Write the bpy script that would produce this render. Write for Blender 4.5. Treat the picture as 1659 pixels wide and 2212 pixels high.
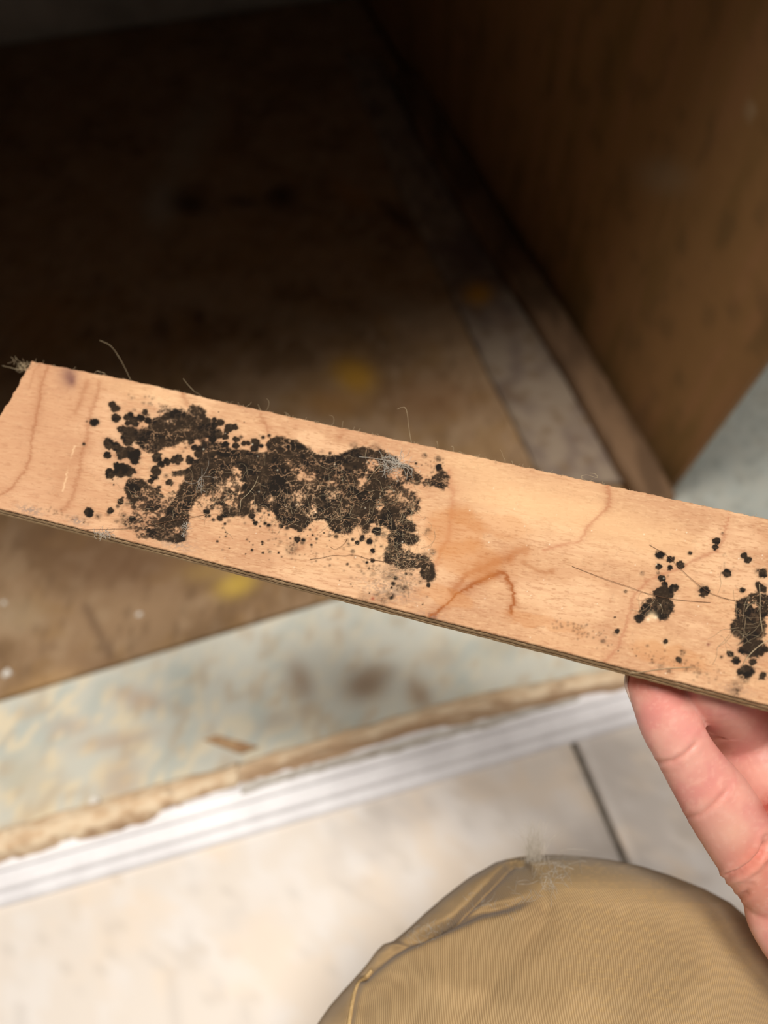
import bpy, bmesh, math, random
import numpy as np
from mathutils import Vector, Matrix

random.seed(7)
rng = np.random.default_rng(11)
scene = bpy.context.scene
COL = scene.collection
for o in list(bpy.data.objects):
    bpy.data.objects.remove(o)

# ------------------------------------------------------------------ camera
W, H, F = 1659.0, 2212.0, 1530.0
PITCH = math.radians(33.0)
CAM = np.array([0.0, 0.0, 0.5])
cam_d = bpy.data.cameras.new('camera')
cam = bpy.data.objects.new('camera', cam_d)
COL.objects.link(cam)
cam.location = CAM
cam.rotation_euler = (PITCH, 0, 0)
cam_d.sensor_fit = 'HORIZONTAL'
cam_d.sensor_width = 36.0
cam_d.lens = 36.0 * F / W
cam_d.clip_start = 0.01
cam_d.dof.use_dof = True
cam_d.dof.focus_distance = 0.208
cam_d.dof.aperture_fstop = 7.5
scene.camera = cam

# ------------------------------------------------------------------ light
world = bpy.data.worlds.new('room_light')
scene.world = world
world.use_nodes = True
bg = world.node_tree.nodes['Background']
bg.inputs['Color'].default_value = (1.0, 0.93, 0.85, 1)
bg.inputs['Strength'].default_value = 0.115


def area_lamp(name, loc, target, size, power, color):
    d = bpy.data.lights.new(name, 'AREA')
    d.shape = 'DISK'
    d.size = size
    d.energy = power
    d.color = color
    o = bpy.data.objects.new(name, d)
    COL.objects.link(o)
    o.location = loc
    o.rotation_euler = (Vector(target) - Vector(loc)).to_track_quat('-Z', 'Y').to_euler()
    return o


area_lamp('ceiling_light', (-0.55, -0.16, 2.45), (-0.1, 0.1, 0.0), 0.55, 36, (1.0, 0.94, 0.87))
area_lamp('ceiling_light', (0.22, -0.04, 2.45), (0.0, 0.1, 0.0), 0.6, 33, (1.0, 0.94, 0.87))

scene.cycles.max_bounces = 6
scene.cycles.diffuse_bounces = 4
scene.view_settings.view_transform = 'Standard'
scene.view_settings.look = 'None'
scene.view_settings.exposure = -0.12
scene.view_settings.gamma = 1.0
scene.view_settings.use_curve_mapping = False

# ------------------------------------------------------------------ geometry helpers
CP, SP = math.cos(PITCH), math.sin(PITCH)
RT = np.array([1.0, 0, 0])
UP = np.array([0, CP, SP])
BK = np.array([0, -SP, CP])          # from the scene back towards the camera


def ray(px, py):
    px = np.asarray(px, float)
    py = np.asarray(py, float)
    x = (px - W / 2) / F
    y = -(py - H / 2) / F
    return x[..., None] * RT + y[..., None] * UP - BK


def pt(px, py, d):
    return CAM + np.asarray(d, float)[..., None] * ray(px, py)


def onz(px, py, z=0.0):
    r = ray(px, py)
    return CAM + ((z - CAM[2]) / r[..., 2])[..., None] * r


def onplane(px, py, p0, n):
    r = ray(px, py)
    t = np.dot(np.asarray(p0) - CAM, n) / (r @ n)
    return CAM + t[..., None] * r


def project(p):
    q = np.asarray(p) - CAM
    d = -(q @ BK)
    return W / 2 + F * (q @ RT) / d, H / 2 - F * (q @ UP) / d, d


# ------------------------------------------------------------------ numpy noise
def vnoise(x, y, seed=0):
    r = np.random.default_rng(seed).random((256, 256))
    xi = np.floor(x).astype(int)
    yi = np.floor(y).astype(int)
    fx = x - xi
    fy = y - yi
    fx = fx * fx * (3 - 2 * fx)
    fy = fy * fy * (3 - 2 * fy)
    a = r[xi % 256, yi % 256]
    b = r[(xi + 1) % 256, yi % 256]
    c = r[xi % 256, (yi + 1) % 256]
    d = r[(xi + 1) % 256, (yi + 1) % 256]
    return (a * (1 - fx) + b * fx) * (1 - fy) + (c * (1 - fx) + d * fx) * fy


def fbm(x, y, seed=0, octv=4):
    t, amp, tot = 0, 1.0, 0
    for k in range(octv):
        t = t + amp * vnoise(x * 2 ** k + 17.3 * k, y * 2 ** k + 9.1 * k, seed + k)
        tot += amp
        amp *= 0.5
    return t / tot


def sstep(a, b, x):
    t = np.clip((x - a) / (b - a), 0, 1)
    return t * t * (3 - 2 * t)


def lin(r, g, b):
    c = np.array([r, g, b], float) / 255.0
    return np.where(c <= 0.04045, c / 12.92, ((c + 0.055) / 1.055) ** 2.4)


def mixc(col, c, m):
    m = np.clip(m, 0, 1)[..., None]
    return col * (1 - m) + np.asarray(c) * m


def inpoly(X, Y, poly):
    ins = np.zeros(X.shape, bool)
    n = len(poly)
    for i in range(n):
        x0, y0 = poly[i]
        x1, y1 = poly[(i + 1) % n]
        if y0 == y1:
            continue
        c = ((y0 > Y) != (y1 > Y)) & (X < (x1 - x0) * (Y - y0) / (y1 - y0) + x0)
        ins ^= c
    return ins


def polydist(X, Y, line):
    best = np.full(X.shape, 1e9)
    for (x0, y0), (x1, y1) in zip(line[:-1], line[1:]):
        dx, dy = x1 - x0, y1 - y0
        t = np.clip(((X - x0) * dx + (Y - y0) * dy) / (dx * dx + dy * dy + 1e-9), 0, 1)
        best = np.minimum(best, np.hypot(X - x0 - t * dx, Y - y0 - t * dy))
    return best


def boxblur(a, k):
    for ax in (0, 1):
        p = np.concatenate([np.repeat(np.take(a, [0], ax), k, ax), a, np.repeat(np.take(a, [-1], ax), k, ax)], ax)
        c = np.cumsum(p, ax)
        z = np.zeros_like(np.take(c, [0], ax))
        c = np.concatenate([z, c], ax)
        n = a.shape[ax]
        w = 2 * k + 1
        a = (np.take(c, range(w, w + n), ax) - np.take(c, range(0, n), ax)) / w
    return a


# ------------------------------------------------------------------ object helpers
def tag(o, label=None, cat=None, group=None, kind=None):
    if label:
        o['label'] = label
    if cat:
        o['category'] = cat
    if group:
        o['group'] = group
    if kind:
        o['kind'] = kind
    return o


def empty(name, loc):
    o = bpy.data.objects.new(name, None)
    o.empty_display_size = 0.02
    o.location = Vector([float(v) for v in loc])
    COL.objects.link(o)
    bpy.context.view_layer.update()
    return o


def link(name, me, material, parent=None):
    o = bpy.data.objects.new(name, me)
    COL.objects.link(o)
    if material:
        me.materials.clear()
        me.materials.append(material)
    if parent:
        o.parent = parent
        o.matrix_parent_inverse = Matrix.Translation(-Vector(parent.matrix_world.translation)) if parent.type == 'EMPTY' else parent.matrix_world.inverted()
    return o


def setcol(me, col, name='Col'):
    at = me.color_attributes.new(name, 'FLOAT_COLOR', 'POINT')
    c = np.ones((len(me.vertices), 4), np.float32)
    c[:, :3] = col.reshape(-1, 3)
    at.data.foreach_set('color', c.ravel())


def mesh_np(name, v, f, smooth=True):
    v = np.ascontiguousarray(v, np.float32)
    f = np.ascontiguousarray(f, np.int32)
    me = bpy.data.meshes.new(name)
    me.vertices.add(len(v))
    me.vertices.foreach_set('co', v.ravel())
    k = f.shape[1]
    me.loops.add(f.size)
    me.loops.foreach_set('vertex_index', f.ravel())
    me.polygons.add(len(f))
    me.polygons.foreach_set('loop_start', np.arange(0, f.size, k, dtype=np.int32))
    me.update(calc_edges=True)
    me.polygons.foreach_set('use_smooth', np.full(len(f), smooth))
    me.validate()
    return me


def gridfaces(r, c, wrap=False):
    i = np.arange(r - 1)[:, None]
    cc = c if wrap else c - 1
    j = np.arange(cc)[None, :]
    a = i * c + j
    b = i * c + (j + 1) % c
    d = (i + 1) * c + (j + 1) % c
    e = (i + 1) * c + j
    return np.stack([a, b, d, e], -1).reshape(-1, 4)


def mesh_py(name, v, f, smooth=False):
    me = bpy.data.meshes.new(name)
    me.from_pydata([tuple(map(float, p)) for p in v], [], f)
    bm = bmesh.new()
    bm.from_mesh(me)
    bmesh.ops.recalc_face_normals(bm, faces=bm.faces)
    bm.to_mesh(me)
    bm.free()
    for p in me.polygons:
        p.use_smooth = smooth
    return me


def prism(name, base, top):
    """closed solid between two equal rings of points"""
    n = len(base)
    v = list(base) + list(top)
    f = [tuple(range(n))[::-1], tuple(range(n, 2 * n))]
    f += [(i, (i + 1) % n, n + (i + 1) % n, n + i) for i in range(n)]
    return mesh_py(name, v, f)


def bevel(o, w, seg=2):
    m = o.modifiers.new('bevel', 'BEVEL')
    m.width = w
    m.segments = seg
    m.limit_method = 'ANGLE'
    return o


def catmull(p, n):
    p = np.asarray(p, float)
    q = np.vstack([2 * p[0] - p[1], p, 2 * p[-1] - p[-2]])
    out = []
    for i in range(1, len(q) - 2):
        t = np.linspace(0, 1, n, endpoint=False)[:, None]
        a, b, c, d = q[i - 1], q[i], q[i + 1], q[i + 2]
        out.append(0.5 * (2 * b + (c - a) * t + (2 * a - 5 * b + 4 * c - d) * t ** 2 + (3 * b - a - 3 * c + d) * t ** 3))
    out.append(p[-1:])
    return np.vstack(out)


def tube_arrays(p, r, k=5):
    """tube along points p with radii r: verts, faces"""
    p = np.asarray(p, float)
    n = len(p)
    r = np.broadcast_to(np.asarray(r, float), (n,))
    t = np.gradient(p, axis=0)
    t /= np.linalg.norm(t, axis=1)[:, None] + 1e-12
    ref = np.array([0.31, 0.17, 0.93])
    a = np.cross(t, ref)
    a /= np.linalg.norm(a, axis=1)[:, None] + 1e-12
    b = np.cross(t, a)
    ang = np.linspace(0, 2 * math.pi, k, endpoint=False)
    v = p[:, None] + r[:, None, None] * (np.cos(ang)[None, :, None] * a[:, None] + np.sin(ang)[None, :, None] * b[:, None])
    return v.reshape(-1, 3), gridfaces(n, k, True)


# ------------------------------------------------------------------ materials
def material(name, rough=0.7, spec=0.3):
    m = bpy.data.materials.new(name)
    m.use_nodes = True
    nt = m.node_tree
    b = nt.nodes['Principled BSDF']
    b.inputs['Roughness'].default_value = rough
    b.inputs['Specular IOR Level'].default_value = spec
    return m, nt, b


def bump_noise(nt, b, scale, strength, dist=0.001, detail=4, stretch=(1, 1, 1), coord='Object'):
    tc = nt.nodes.new('ShaderNodeTexCoord')
    mp = nt.nodes.new('ShaderNodeMapping')
    mp.inputs['Scale'].default_value = stretch
    nz = nt.nodes.new('ShaderNodeTexNoise')
    nz.inputs['Scale'].default_value = scale
    nz.inputs['Detail'].default_value = detail
    bp = nt.nodes.new('ShaderNodeBump')
    bp.inputs['Strength'].default_value = strength
    bp.inputs['Distance'].default_value = dist
    nt.links.new(tc.outputs[coord], mp.inputs['Vector'])
    nt.links.new(mp.outputs['Vector'], nz.inputs['Vector'])
    nt.links.new(nz.outputs['Fac'], bp.inputs['Height'])
    nt.links.new(bp.outputs['Normal'], b.inputs['Normal'])
    return nz


def mat_attr(name, rough=0.7, spec=0.3, bump=None):
    m, nt, b = material(name, rough, spec)
    at = nt.nodes.new('ShaderNodeAttribute')
    at.attribute_name = 'Col'
    nt.links.new(at.outputs['Color'], b.inputs['Base Color'])
    if bump:
        bump_noise(nt, b, *bump)
    return m


def mat_noise(name, c1, c2, scale, rough=0.7, spec=0.3, stretch=(1, 1, 1), bump=0.3, detail=5, lo=0.35, hi=0.65, dist=0.0008):
    m, nt, b = material(name, rough, spec)
    nz = bump_noise(nt, b, scale, bump, dist, detail, stretch)
    rp = nt.nodes.new('ShaderNodeValToRGB')
    rp.color_ramp.elements[0].position = lo
    rp.color_ramp.elements[1].position = hi
    rp.color_ramp.elements[0].color = (*lin(*c1), 1)
    rp.color_ramp.elements[1].color = (*lin(*c2), 1)
    nt.links.new(nz.outputs['Fac'], rp.inputs['Fac'])
    nt.links.new(rp.outputs['Color'], b.inputs['Base Color'])
    return m


# ================================================================== THE SETTING
M_under = mat_attr('painted_underlay', 0.75, 0.2, (90, 0.35, 0.002))
M_brown = mat_attr('stained_subfloor', 0.75, 0.2, (70, 0.5, 0.003))
M_panel = mat_attr('plywood_panel', 0.65, 0.25, (60, 0.25, 0.002))
M_tile = mat_attr('beige_ceramic_tile', 0.42, 0.4, (120, 0.06, 0.001))
M_grout = mat_noise('grout', (96, 90, 82), (128, 120, 110), 120, 0.9, 0.1)
M_white = mat_noise('white_gloss_paint', (226, 224, 226), (242, 241, 243), 40, 0.4, 0.4, bump=0.1)
M_rawwood = mat_attr('raw_split_wood', 0.8, 0.15, (180, 0.35, 0.001))
M_batten = mat_attr('dusty_batten', 0.8, 0.15, (110, 0.5, 0.0015))
M_base = mat_noise('grey_white_baseboard', (150, 146, 138), (186, 182, 172), 12, 0.6, 0.3)
M_wall = mat_noise('wall_paint', (128, 118, 104), (150, 140, 126), 8, 0.8, 0.2)
M_dark = mat_noise('worktop_laminate', (90, 80, 70), (120, 108, 96), 30, 0.6, 0.3)

Z_UND, Z_BRN = 0.004, 0.010
# main lines of the place, as points on the floor
L_brn = onz(np.array([0., 800., 1440.]), np.array([1540., 1318., 1072.]), Z_BRN)
front_dir = (L_brn[1] - L_brn[0])
front_dir /= np.linalg.norm(front_dir)
trim_a = onz(0., 1962., 0.0)
trim_b = onz(1390., 1562., 0.0)
tdir = (trim_b - trim_a) / np.linalg.norm(trim_b - trim_a)          # along the white trim, left to right
tnor = np.array([-tdir[1], tdir[0], 0])                             # away from the viewer


def painted_slab(name, corners, thick, nr, nc, paint, mat, parent=None, kind='structure'):
    """dense top (painted per vertex by a function of the pixel it shows at) + skirt; corners p00,p01,p11,p10"""
    c = [np.asarray(q, float) for q in corners]
    t = np.linspace(0, 1, nr)[:, None, None]
    s = np.linspace(0, 1, nc)[None, :, None]
    P = (c[0] * (1 - s) + c[1] * s) * (1 - t) + (c[3] * (1 - s) + c[2] * s) * t
    col = paint(P)
    v = P.reshape(-1, 3)
    f = gridfaces(nr, nc)
    nrm = np.cross(c[1] - c[0], c[3] - c[0])
    nrm /= np.linalg.norm(nrm)
    low = v - nrm * thick
    n = len(v)
    ring = list(range(nc)) + [r * nc + nc - 1 for r in range(1, nr)] + [(nr - 1) * nc + j for j in range(nc - 2, -1, -1)] + [r * nc for r in range(nr - 2, 0, -1)]
    ring = np.array(ring)
    rv = low[ring]
    k = len(ring)
    i = np.arange(k)
    sk = np.stack([ring, n + i, n + (i + 1) % k, ring[(i + 1) % k]], -1)
    me = mesh_np(name, np.vstack([v, rv]), np.vstack([f, sk]), False)
    allc = np.vstack([col.reshape(-1, 3), col.reshape(-1, 3)[ring]])
    setcol(me, allc)
    o = link(name, me, mat, parent)
    if kind and parent is None:
        tag(o, kind=kind)
    return o


def spotsum(X, Y, col, spots):
    for (x, y, rx, ry, ang, c, a) in spots:
        ca, sa = math.cos(math.radians(ang)), math.sin(math.radians(ang))
        u = ((X - x) * ca + (Y - y) * sa) / rx
        v = (-(X - x) * sa + (Y - y) * ca) / ry
        col = mixc(col, lin(*c), a * np.exp(-(u * u + v * v) ** 1.3))
    return col


# --- pale green-grey underlay strip (old floor)
def paint_under(P):
    X, Y, d = project(P)
    wx, wy = P[..., 0] * 100, P[..., 1] * 100
    n1 = fbm(wx * 0.35, wy * 0.35, 3)
    n2 = fbm(wx * 1.6, wy * 1.6, 8)
    col = np.ones(P.shape) * lin(206, 206, 194)
    col = mixc(col, lin(192, 197, 188), sstep(0.5, 0.65, n1))
    warm = sstep(900, 100, X) * sstep(1400, 1560, Y)
    col = mixc(col, lin(226, 214, 186), (0.35 + 0.65 * warm) * sstep(0.50, 0.62, n2))
    col = mixc(col, lin(190, 170, 142), 0.55 * sstep(0.60, 0.72, fbm(wx * 0.9, wy * 0.9, 21)))
    col = spotsum(X, Y, col, [
        (790, 1480, 52, 36, -15, (138, 112, 88), 0.85), (820, 1450, 40, 20, 0, (150, 124, 98), 0.5),
        (650, 1470, 26, 48, -25, (150, 124, 100), 0.75), (905, 1500, 26, 40, -30, (160, 136, 112), 0.7),
        (950, 1420, 45, 25, 0, (186, 170, 146), 0.6), (300, 1510, 60, 20, 15, (190, 160, 134), 0.6),
        (250, 1600, 90, 16, -10, (184, 154, 126), 0.6), (260, 1690, 45, 60, 20, (186, 156, 124), 0.55),
        (150, 1570, 50, 20, 0, (188, 160, 136), 0.5), (60, 1690, 70, 60, 0, (206, 186, 148), 0.4),
        (1080, 1390, 50, 30, 0, (178, 168, 148), 0.5), (600, 1560, 60, 20, -20, (176, 152, 128), 0.35)])
    col = mixc(col, lin(156, 160, 154), 0.75 * sstep(1380, 1450, X))  # greyer concrete-like tone right of the panel, with its shade painted in
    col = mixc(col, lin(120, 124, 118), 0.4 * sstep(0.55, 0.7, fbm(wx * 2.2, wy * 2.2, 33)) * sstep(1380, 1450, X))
    return col


pA = trim_a - tdir * 0.6 + tnor * 0.03
pB = trim_b + tdir * 1.0 + tnor * 0.03
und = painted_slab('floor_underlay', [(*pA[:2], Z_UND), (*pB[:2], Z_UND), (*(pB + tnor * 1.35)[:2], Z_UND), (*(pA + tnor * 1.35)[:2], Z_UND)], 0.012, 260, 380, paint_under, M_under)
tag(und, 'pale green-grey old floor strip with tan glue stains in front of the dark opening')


# --- brown stained subfloor inside the opening
def paint_brown(P):
    X, Y, d = project(P)
    wx, wy = P[..., 0] * 100, P[..., 1] * 100
    n1 = fbm(wx * 0.22, wy * 0.22, 41)
    n2 = fbm(wx * 0.8, wy * 0.8, 45)
    n3 = fbm(wx * 2.5, wy * 0.7, 49)
    col = np.ones(P.shape) * lin(152, 124, 94)
    col = mixc(col, lin(130, 103, 74), sstep(0.42, 0.65, n1))
    col = mixc(col, lin(168, 142, 112), 0.5 * sstep(0.50, 0.68, n2))
    col = mixc(col, lin(146, 114, 74), 0.5 * sstep(0.52, 0.70, fbm(wx * 0.45, wy * 0.45, 53)))
    col = mixc(col, lin(96, 74, 52), 0.4 * sstep(0.58, 0.74, n3))
    S = [(510, 1262, 45, 26, -20, (196, 164, 72), 0.85), (440, 1235, 50, 22, -10, (170, 140, 84), 0.6),
         (765, 812, 50, 36, 20, (196, 146, 40), 0.8), (720, 870, 70, 30, 0, (160, 112, 50), 0.5),
         (250, 1240, 160, 50, 0, (112, 84, 60), 0.5),
         (180, 1180, 250, 60, 10, (112, 82, 58), 0.5),
         (350, 440, 40, 60, 15, (176, 166, 150), 0.7), (400, 320, 44, 70, 20, (164, 152, 134), 0.55),
         (440, 240, 40, 50, 30, (150, 140, 124), 0.4),
         (410, 440, 45, 28, 10, (50, 36, 24), 0.8), (520, 436, 40, 14, 5, (60, 44, 30), 0.7), (605, 425, 32, 28, 0, (46, 34, 24), 0.8),
         (760, 420, 50, 22, 30, (170, 120, 60), 0.5), (860, 470, 50, 14, 40, (50, 34, 22), 0.7),
         (640, 690, 120, 30, 5, (170, 152, 126), 0.4), (420, 640, 120, 30, 5, (160, 140, 116), 0.35),
         (860, 660, 90, 30, 20, (160, 142, 118), 0.4), (350, 710, 20, 30, 0, (72, 52, 36), 0.6), (430, 685, 14, 14, 0, (66, 46, 34), 0.6),
         (40, 1330, 60, 40, 0, (170, 150, 122), 0.5), (100, 1480, 90, 26, -20, (190, 152, 104), 0.5),
         (90, 690, 70, 60, 0, (150, 110, 66), 0.5), (930, 860, 120, 50, 0, (132, 92, 56), 0.5),
         (560, 540, 160, 40, 0, (150, 118, 82), 0.5), (220, 1450, 30, 70, -60, (120, 90, 64), 0.5)]
    col = spotsum(X, Y, col, S)
    # saw line / crack seen near the front
    col = mixc(col, lin(80, 58, 44), 0.55 * np.exp(-(polydist(X, Y, [(185, 1310), (240, 1420)]) / 9) ** 2))
    return col


back_l = onz(0., 118., 0.0)
back_r = onz(700., 18., 0.0)
bdir = (back_r - back_l) / np.linalg.norm(back_r - back_l)
fl = L_brn[0] - front_dir * 0.35
corner = onz(1440., 1072., Z_BRN)
bl = back_l - bdir * 0.55
br = back_l + bdir * (corner[0] - back_l[0] + 0.18)
brn = painted_slab('subfloor', [(*fl[:2], Z_BRN), (*corner[:2], Z_BRN), (*(br)[:2], Z_BRN), (*bl[:2], Z_BRN)], 0.006, 320, 320, paint_brown, M_brown)
tag(brn, 'brown water-stained plywood subfloor inside the dark cabinet opening')

# --- back wall and its baseboard
bn = np.array([-bdir[1], bdir[0], 0])


def wall_box(name, a, b, thick, z0, z1, mat, nrm):
    base = [(*a[:2], z0), (*b[:2], z0), (*(b + nrm * thick)[:2], z0), (*(a + nrm * thick)[:2], z0)]
    top = [(x, y, z1) for x, y, z in base]
    return link(name, prism(name, base, top), mat)


w_a = back_l - bdir * 0.7
w_b = back_l + bdir * 2.0
wb = wall_box('wall_back', w_a + bn * 0.014, w_b + bn * 0.014, 0.05, -0.01, 0.74, M_wall, bn)
tag(wb, 'painted wall at the back of the dark opening', kind='structure')
bb = wall_box('baseboard_back', w_a, w_b, 0.0135, Z_BRN, 0.13, M_base, bn)
bevel(bb, 0.004)
tag(bb, 'dim grey-white baseboard along the back of the opening', kind='structure')

# --- tile floor: grout bed with separate tiles
g0 = onz(1240., 1605., 0.0)
g1 = onz(1352., 1862., 0.0)
gd = (g1 - g0) / np.linalg.norm(g1 - g0)          # towards the viewer
gx = np.array([-gd[1], gd[0], 0])                 # to the right
TS, GAP = 0.46, 0.0042
org = g0 - gd * 0.10
fb = [org - gx * 1.45 - gd * 0.02, org + gx * 1.45 - gd * 0.02, org + gx * 1.45 + gd * 1.5, org - gx * 1.45 + gd * 1.5]
floor = link('floor', prism('floor', [(p[0], p[1], -0.02) for p in fb], [(p[0], p[1], -0.0016) for p in fb]), M_grout)
tag(floor, 'grey grout bed under the beige ceramic tiles', kind='structure')


def tile_mesh(seed, c):
    n = 70
    e = 0.0015
    u = np.concatenate([[0, 0], np.linspace(e, TS - GAP - e, n), [TS - GAP, TS - GAP]])
    zz = np.concatenate([[-0.008, -e], np.zeros(n), [-e, -0.008]])
    A, B = np.meshgrid(u, u, indexing='ij')
    Z = np.minimum(zz[:, None], zz[None, :])
    P = A[..., None] * gx + B[..., None] * gd + Z[..., None] * np.array([0, 0, 1.]) + c
    wx, wy = P[..., 0] * 100, P[..., 1] * 100
    col = np.ones(P.shape) * lin(228, 218, 206)
    col = mixc(col, lin(204, 196, 188), sstep(0.44, 0.66, fbm(wx * 0.16, wy * 0.16, 60 + seed)))
    col = mixc(col, lin(236, 218, 196), 0.6 * sstep(0.5, 0.7, fbm(wx * 0.28, wy * 0.28, 70 + seed)))
    col = mixc(col, lin(234, 230, 226), 0.5 * sstep(0.5, 0.7, fbm(wx * 0.5, wy * 0.5, 90 + seed)))
    col = mixc(col, lin(176, 166, 154), 0.25 * sstep(0.62, 0.74, fbm(wx * 0.9, wy * 0.9, 80 + seed)))
    me = mesh_np('tile', P.reshape(-1, 3), gridfaces(n + 4, n + 4), True)
    setcol(me, col)
    return me


for i in range(-3, 3):
    for j in range(0, 3):
        c = org + gx * (i * TS + GAP / 2) + gd * (j * TS + GAP / 2)
        link('tile', tile_mesh(7 * i + j, c), M_tile, floor)

# --- white trim, a moulded strip along the tile edge
prof = [(0.0, 0.0), (0.0, 0.0035), (0.002, 0.005), (0.007, 0.0052), (0.009, 0.0075), (0.0105, 0.0075), (0.011, 0.0062), (0.0185, 0.0075),
        (0.0195, 0.0100), (0.0215, 0.0104), (0.022, 0.0092), (0.0275, 0.0100), (0.0285, 0.0118), (0.032, 0.0122), (0.0335, 0.0112), (0.0345, 0.0)]
ta, tb = trim_a - tdir * 0.5, trim_b + tdir * 0.9


def ext(pr, a, b, z0=0.0):
    ra = [a + tnor * y + np.array([0, 0, z + z0]) for y, z in pr]
    rb = [b + tnor * y + np.array([0, 0, z + z0]) for y, z in pr]
    return ra, rb


ra, rb = ext(prof, ta, tb)
trim = link('trim_1', prism('trim_1', ra, rb), M_white)
tag(trim, 'white ridged edging strip between the tiles and the split wood', kind='structure')


# --- split raw wood along the back of the trim: two lengths
def split_wood(name, top, bot, seed, label, zc=0.017, dk=0.0, pal=((238, 216, 184), (224, 194, 158), (170, 138, 108), (122, 98, 76)), mat=None, cat='wood', grp='split wood along the white trim'):
    """ragged bar whose upper (back) and lower (front) edges run through the given pixel lines"""
    n = 150
    top = np.array(top, float)
    bot = np.array(bot, float)
    x = np.linspace(top[0, 0], top[-1, 0], n)
    yt = np.interp(x, top[:, 0], top[:, 1])
    yb = np.interp(x, bot[:, 0], bot[:, 1])
    A = onz(x, yt, zc)
    B = onz(x, yb, zc)
    sx = np.arange(n) / 4.0
    rows = []
    k = 12
    cols = []
    for j in range(k):
        q = j / (k - 1)
        P = A * (1 - q) + B * q
        P[:, 2] = zc - 0.006 * (2 * abs(q - 0.45)) ** 2.5 + 0.0022 * (fbm(sx * 0.5, np.full(n, j * 0.5), seed) - 0.5) * 2
        P[:, :2] += (tnor[:2] * 0.0025)[None] * (fbm(sx * 0.7, np.full(n, j * 0.3), seed + 4)[:, None] - 0.5)
        if q > 0.75:
            P[:, 2] -= 0.004 * sstep(0.45, 0.7, fbm(sx * 0.35, np.full(n, 3.3), seed + 9))
        rows.append(P)
        m = fbm(sx * 0.9, np.full(n, j * 0.8), seed + 2)
        c = np.ones((n, 3)) * lin(*pal[0])
        c = mixc(c, lin(*pal[1]), sstep(0.42, 0.6, m))
        c = mixc(c, lin(*pal[2]), sstep(0.62, 0.95, q + dk * 0.2 + 0.6 * (m - 0.5)) * 0.75)
        c = mixc(c, lin(*pal[3]), 0.4 * sstep(0.66, 0.76, fbm(sx * 0.8, np.full(n, j * 1.1), seed + 6)))
        cols.append(c)
    lo1 = rows[-1].copy()
    lo1[:, 2] = 0.003
    lo0 = rows[0].copy()
    lo0[:, 2] = 0.003
    rows += [lo1, lo0]
    cols += [cols[-1] * 0 + lin(110, 84, 62), cols[0]]
    V = np.array(rows).reshape(-1, 3)
    r, c = len(rows), n
    f = gridfaces(r, c)
    j = np.arange(c - 1)
    f2 = np.stack([(r - 1) * c + j, (r - 1) * c + j + 1, j + 1, j], -1)
    me = mesh_np(name, V, np.vstack([f, f2]), True)
    setcol(me, np.array(cols).reshape(-1, 3))
    o = link(name, me, mat or M_rawwood)
    tag(o, label, cat, grp)
    return o


split_wood('split_wood_strip', [(-420, 1905), (0, 1788), (240, 1718), (482, 1652), (512, 1640)], [(-420, 1990), (0, 1862), (240, 1794), (440, 1730), (512, 1700)], 5,
           'pale split wood strip along the white trim, left length before the break')
split_wood('split_wood_strip', [(500, 1648), (640, 1606), (832, 1548), (1000, 1500), (1340, 1436), (1800, 1310)], [(500, 1700), (640, 1660), (832, 1606), (1000, 1566), (1340, 1486), (1800, 1355)], 25,
           'darker split wood strip along the white trim, from the break to the fingers', dk=1.0)

split_wood('plaster_crumb_edge', [(520, 1690), (640, 1656), (832, 1604), (1000, 1562), (1250, 1500)], [(520, 1716), (640, 1676), (832, 1630), (1000, 1584), (1250, 1514)], 45,
           'crumbled grey-white plaster between the darker split wood and the white trim', zc=0.0145, pal=((226, 222, 214), (206, 200, 190), (196, 186, 172), (140, 120, 102)), cat='plaster', grp=None)

# chip lying on the green floor
cp = onz(np.array([440., 470., 560., 520.]), np.array([1600., 1590., 1615., 1630.]), Z_UND)
chip = link('wood_chip', prism('wood_chip', [p + np.array([0, 0, 0.0002]) for p in cp], [p * 1.0 + np.array([0, 0, 0.004]) for p in cp]), None)
chip.data.materials.append(mat_noise('chip_wood', (170, 134, 100), (196, 164, 126), 160, 0.8, 0.1))
bevel(chip, 0.0012)
tag(chip, 'tan wedge of broken wood lying on the pale green floor', 'wood chip')

M_flake = mat_noise('white_flake', (214, 210, 200), (236, 232, 224), 200, 0.7, 0.2)


def flake(px, py, z, r, label, seed):
    rr = random.Random(seed)
    c = onz(float(px), float(py), z)
    k = 7
    ang = [i * 2 * math.pi / k + rr.uniform(-0.2, 0.2) for i in range(k)]
    base = [c + np.array([math.cos(a) * r * rr.uniform(0.6, 1.2), math.sin(a) * r * rr.uniform(0.5, 1.0), 0.0003]) for a in ang]
    top = [c + (p - c) * 0.8 + np.array([0, 0, r * rr.uniform(0.25, 0.6)]) for p in base]
    o = link('paint_flake', prism('paint_flake', base, top), M_flake)
    tag(o, label, 'paint flake', 'white paint flakes on the floor')


flake(16, 1455, Z_BRN, 0.0042, 'white paint flake on the brown subfloor at the photo\'s left edge', 1)
flake(302, 1328, Z_BRN, 0.0026, 'small whitish flake on the brown subfloor under the board', 2)
flake(8, 1303, Z_BRN, 0.0022, 'smallest pale flake on the brown subfloor, above the larger one', 3)
flake(205, 1730, Z_UND, 0.0045, 'white sliver against the split wood on the pale green floor', 4)

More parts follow.
